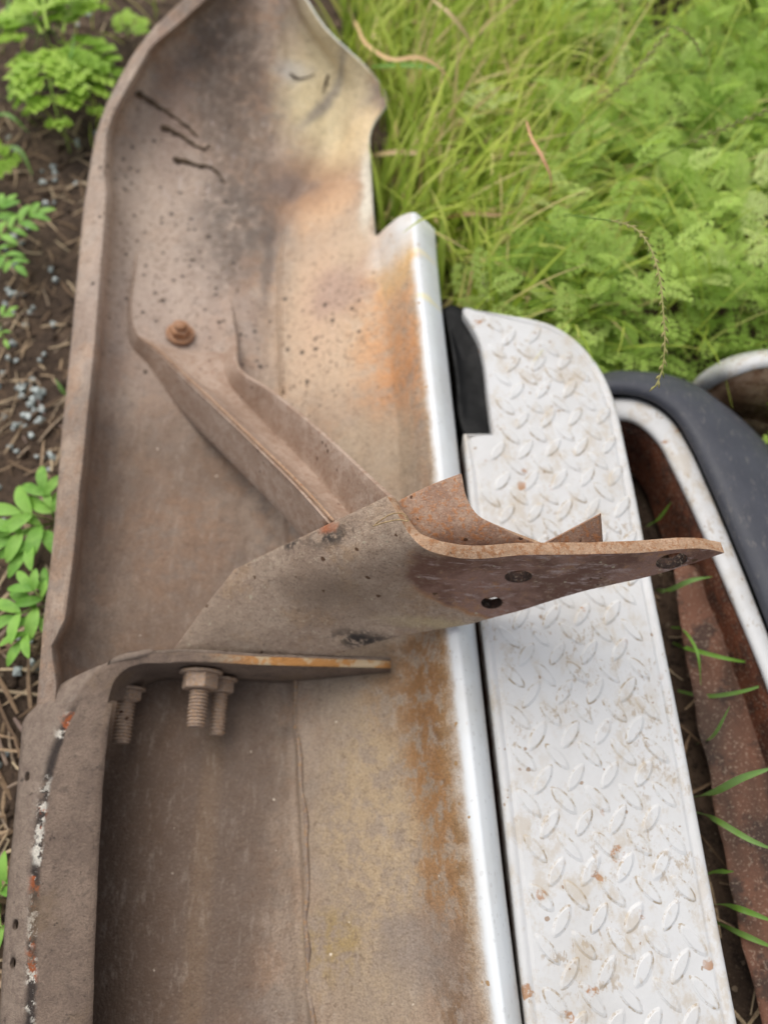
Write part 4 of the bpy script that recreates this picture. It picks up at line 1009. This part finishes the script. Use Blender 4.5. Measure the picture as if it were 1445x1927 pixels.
# small pale flower cluster by the white corner
fl = empty('weed_flower', P(880, 575, 0), 'small pale flower cluster poking up beside the white corner', 'flower')
tube('stem', PA([(880, 575, 0), (895, 550, .05), (908, 530, .08)]), .0008, fl, M_stem, 5)
M_fl = mat_plain_leaf('pale_bloom', S(196, 200, 140), S(226, 222, 180), .2)
for k in range(22):
    q = P(912+random.gauss(0, 13), 525+random.gauss(0, 15), .08+random.uniform(-.01, .015))
    lathe('bloom', [(.0006, 0), (.0022, .001), (.0016, .003)], q, (random.gauss(0, .5), random.gauss(0, .5), 1), fl, M_fl, 6)

# --- weeds on the soil side
def leaf_obj(name, tp, pos, az, el, roll, sc, parent, mat):
    v_, t_ = tp; q = (v_*sc)@rotm(az, el, roll).T+np.array(pos)-np.array(org(parent)); o = tris(name, q, t_, parent, mat); return o
wt = [lobed_leaf(pairs=5, w=.74, lobe=.2, sub=3, curl=.25, droop=.3) for _ in range(3)]
def img_az(u0, v0, u1, v1, z=.08):
    a, b = P(u0, v0, z), P(u1, v1, z); return math.atan2(b.y-a.y, b.x-a.x), (b-a).length
def ragweed(base, leaves, label):
    b = P(base[0], base[1], 0); root = empty('leafy_weed', b, label, 'weed', 'young weeds on the soil')
    for (u0, v0, u1, v1, z) in leaves:
        az, L = img_az(u0, v0, u1, v1, z); p0 = P(u0, v0, z)
        leaf_obj('leaf', random.choice(wt), p0, az, random.uniform(-.15, .2), random.uniform(-.4, .4), L*1.02, root, M_weed)
        tube('stem', [(b.x, b.y, 0), ((b.x+p0.x)/2, (b.y+p0.y)/2, z*.7), tuple(p0)], .0011, root, M_stem, 5)
ragweed((95, 60), [(80, 62, 30, -40, .10), (90, 55, 96, -60, .11), (100, 60, 190, 10, .09), (110, 80, 212, 110, .08), (95, 85, 180, 170, .08), (85, 90, 110, 215, .07), (70, 70, -20, 90, .09), (75, 62, -10, 20, .09),
                   (60, 110, 30, 180, .05), (120, 60, 150, -30, .1), (130, 95, 205, 150, .06)], 'bright yellow green lobed weed on the soil beside the bumper end')
ragweed((240, 75), [(245, 60, 262, 20, .05), (245, 62, 278, 55, .05), (242, 66, 228, 30, .04)], 'tiny lobed weed squeezed against the crusted bumper rim')
ragweed((-60, 330), [(-60, 330, 30, 300, .05), (-60, 330, -120, 250, .05), (-70, 340, -130, 400, .05)], 'lobed weed lying beyond the glass crumbs')
def oval_leaflet():
    V, T = [], []; n_ = 9
    for i in range(n_+1):
        f = i/n_; wd = .19*(math.sin(math.pi*min(1, f*.96+.02))**.62); z = .10*math.sin(f*math.pi)-.12*f*f
        V += [(f, wd, z+.05), (f, 0, z), (f, -wd, z+.05)]
    for i in range(n_):
        for k in (0, 1): a = 3*i+k; T += [(a, a+1, a+4), (a, a+4, a+3)]
    return np.array(V), np.array(T)
OV = oval_leaflet()
def sprig(base, stalks, label):
    """stalks: (u0,v0,u1,v1,z, pairs, leaflet length px)"""
    b = P(base[0], base[1], 0); root = empty('vetch_sprig', b, label, 'plant', 'young weeds on the soil')
    for (u0, v0, u1, v1, z, pairs, ll) in stalks:
        a, c_ = P(u0, v0, z*.7), P(u1, v1, z); az = math.atan2(c_.y-a.y, c_.x-a.x)
        tube('stem', [(b.x, b.y, 0), tuple(a), tuple((a+c_)/2+Vector((0, 0, .006))), tuple(c_)], .0009, root, M_stem, 5)
        L = ll*.00066
        for k in range(pairs):
            f = (k+.6)/pairs; q = a*(1-f)+c_*f+Vector((0, 0, .004))
            for s_ in (-1, 1): leaf_obj('leaflet', OV, q, az+s_*R(random.uniform(52, 70)-20*f), random.uniform(0, .3), random.uniform(-.35, .35), L*random.uniform(.85, 1.1), root, M_vetch)
        leaf_obj('leaflet', OV, c_, az, .1, 0, L, root, M_vetch)
sprig((-10, 460), [(-5, 455, 66, 408, .06, 4, 46), (-10, 470, 30, 500, .05, 3, 40), (-20, 445, 10, 390, .05, 3, 42)], 'pinnate green sprig over the glass near the lobed weed')
sprig((110, 985), [(100, 985, 30, 1010, .055, 2, 66), (100, 980, 40, 965, .06, 1, 64), (102, 975, 85, 925, .065, 2, 52), (104, 990, 55, 1035, .05, 2, 56), (112, 985, 96, 955, .06, 1, 40)], 'rosette of fresh oblong leaves tucked beside the bumper lip')
sprig((95, 1140), [(90, 1140, 30, 1160, .05, 2, 56), (92, 1138, 62, 1108, .055, 2, 44), (92, 1150, 45, 1205, .045, 2, 46), (100, 1130, 88, 1105, .05, 1, 36)], 'oblong leaved sprig just before the dent in the bumper lip')
sprig((5, 1690), [(0, 1690, 20, 1650, .04, 2, 44), (-5, 1710, -40, 1690, .04, 2, 44), (0, 1720, 15, 1760, .035, 1, 40)], 'green sprig half hidden by the frame bar')
sprig((5, 610), [(0, 610, 14, 590, .03, 1, 26), (0, 615, 10, 640, .03, 1, 24)], 'tiny seedling among glass crumbs on bare soil')
for i, (pts, lab) in enumerate([([(128, 752, .0), (118, 735, .03), (104, 712, .04)], 'short green blade beside the bumper lip near the glass'), ([(0, 60, .06), (12, 30, .08), (18, -10, .09)], 'broad pale blade beside the lobed weed'),
                                ([(80, 170, .03), (115, 140, .07), (135, 100, .09), (140, 60, .1)], 'long pale blade crossing the lobed weed'), ([(-10, 215, .02), (30, 225, .04), (55, 250, .02)], 'blade curving over soil below the lobed weed'), ([(0, 275, .02), (40, 285, .03), (62, 330, .01)], 'drooping blade between lobed weed and pinnate sprig')]):
    ribbon('grass_shoot', pts, .0030, M_gb, lab, 'shoot', 'single blades on the soil')
# --- long blades rooted in the gap between the tread plate and the rusty sheet
gb = [([(1300, 1500, .01), (1345, 1490, .07), (1400, 1462, .10), (1470, 1440, .11)], .0040, 'broad blade reaching flat across the rusty sheet'), ([(1300, 1525, .01), (1350, 1545, .06), (1410, 1580, .08), (1470, 1605, .08)], .0028, 'blade reaching over the rusty sheet below the broad blade'),
      ([(1265, 1210, .01), (1300, 1222, .06), (1370, 1240, .08), (1440, 1250, .07)], .0022, 'thin blade passing the rivet'), ([(1275, 1300, .01), (1330, 1310, .05), (1400, 1300, .08), (1460, 1280, .09)], .0022, 'thin blade arched over the reddish part of the sheet'),
      ([(1262, 1180, .01), (1290, 1190, .06), (1312, 1230, .08), (1318, 1290, .06)], .0018, 'thin blade hooked down along the tread plate'), ([(1320, 1650, .01), (1355, 1640, .05), (1380, 1640, .06)], .0026, 'short blade sticking out under the tread plate edge'),
      ([(1330, 1700, .01), (1390, 1710, .06), (1470, 1740, .07)], .0030, 'blade running out over the darker end of the sheet'), ([(1335, 1730, .01), (1400, 1760, .05), (1470, 1790, .06)], .0028, 'lowest long blade across the rusty sheet'),
      ([(1235, 1110, .01), (1265, 1108, .07), (1300, 1092, .09), (1340, 1085, .09)], .0028, 'green blade showing under the bracket blade tip'), ([(1215, 990, .01), (1240, 975, .06), (1262, 945, .09)], .0022, 'green blade in the dark hollow above the bracket blade'),
      ([(1310, 1400, .01), (1345, 1380, .07), (1372, 1330, .10)], .002, 'thin upright blade between the arched blade and the broad one')]
for pts, w0, lab in gb: ribbon('grass_shoot', pts, w0, M_gb, lab, 'shoot', 'blades rooted in the gap by the tread plate')
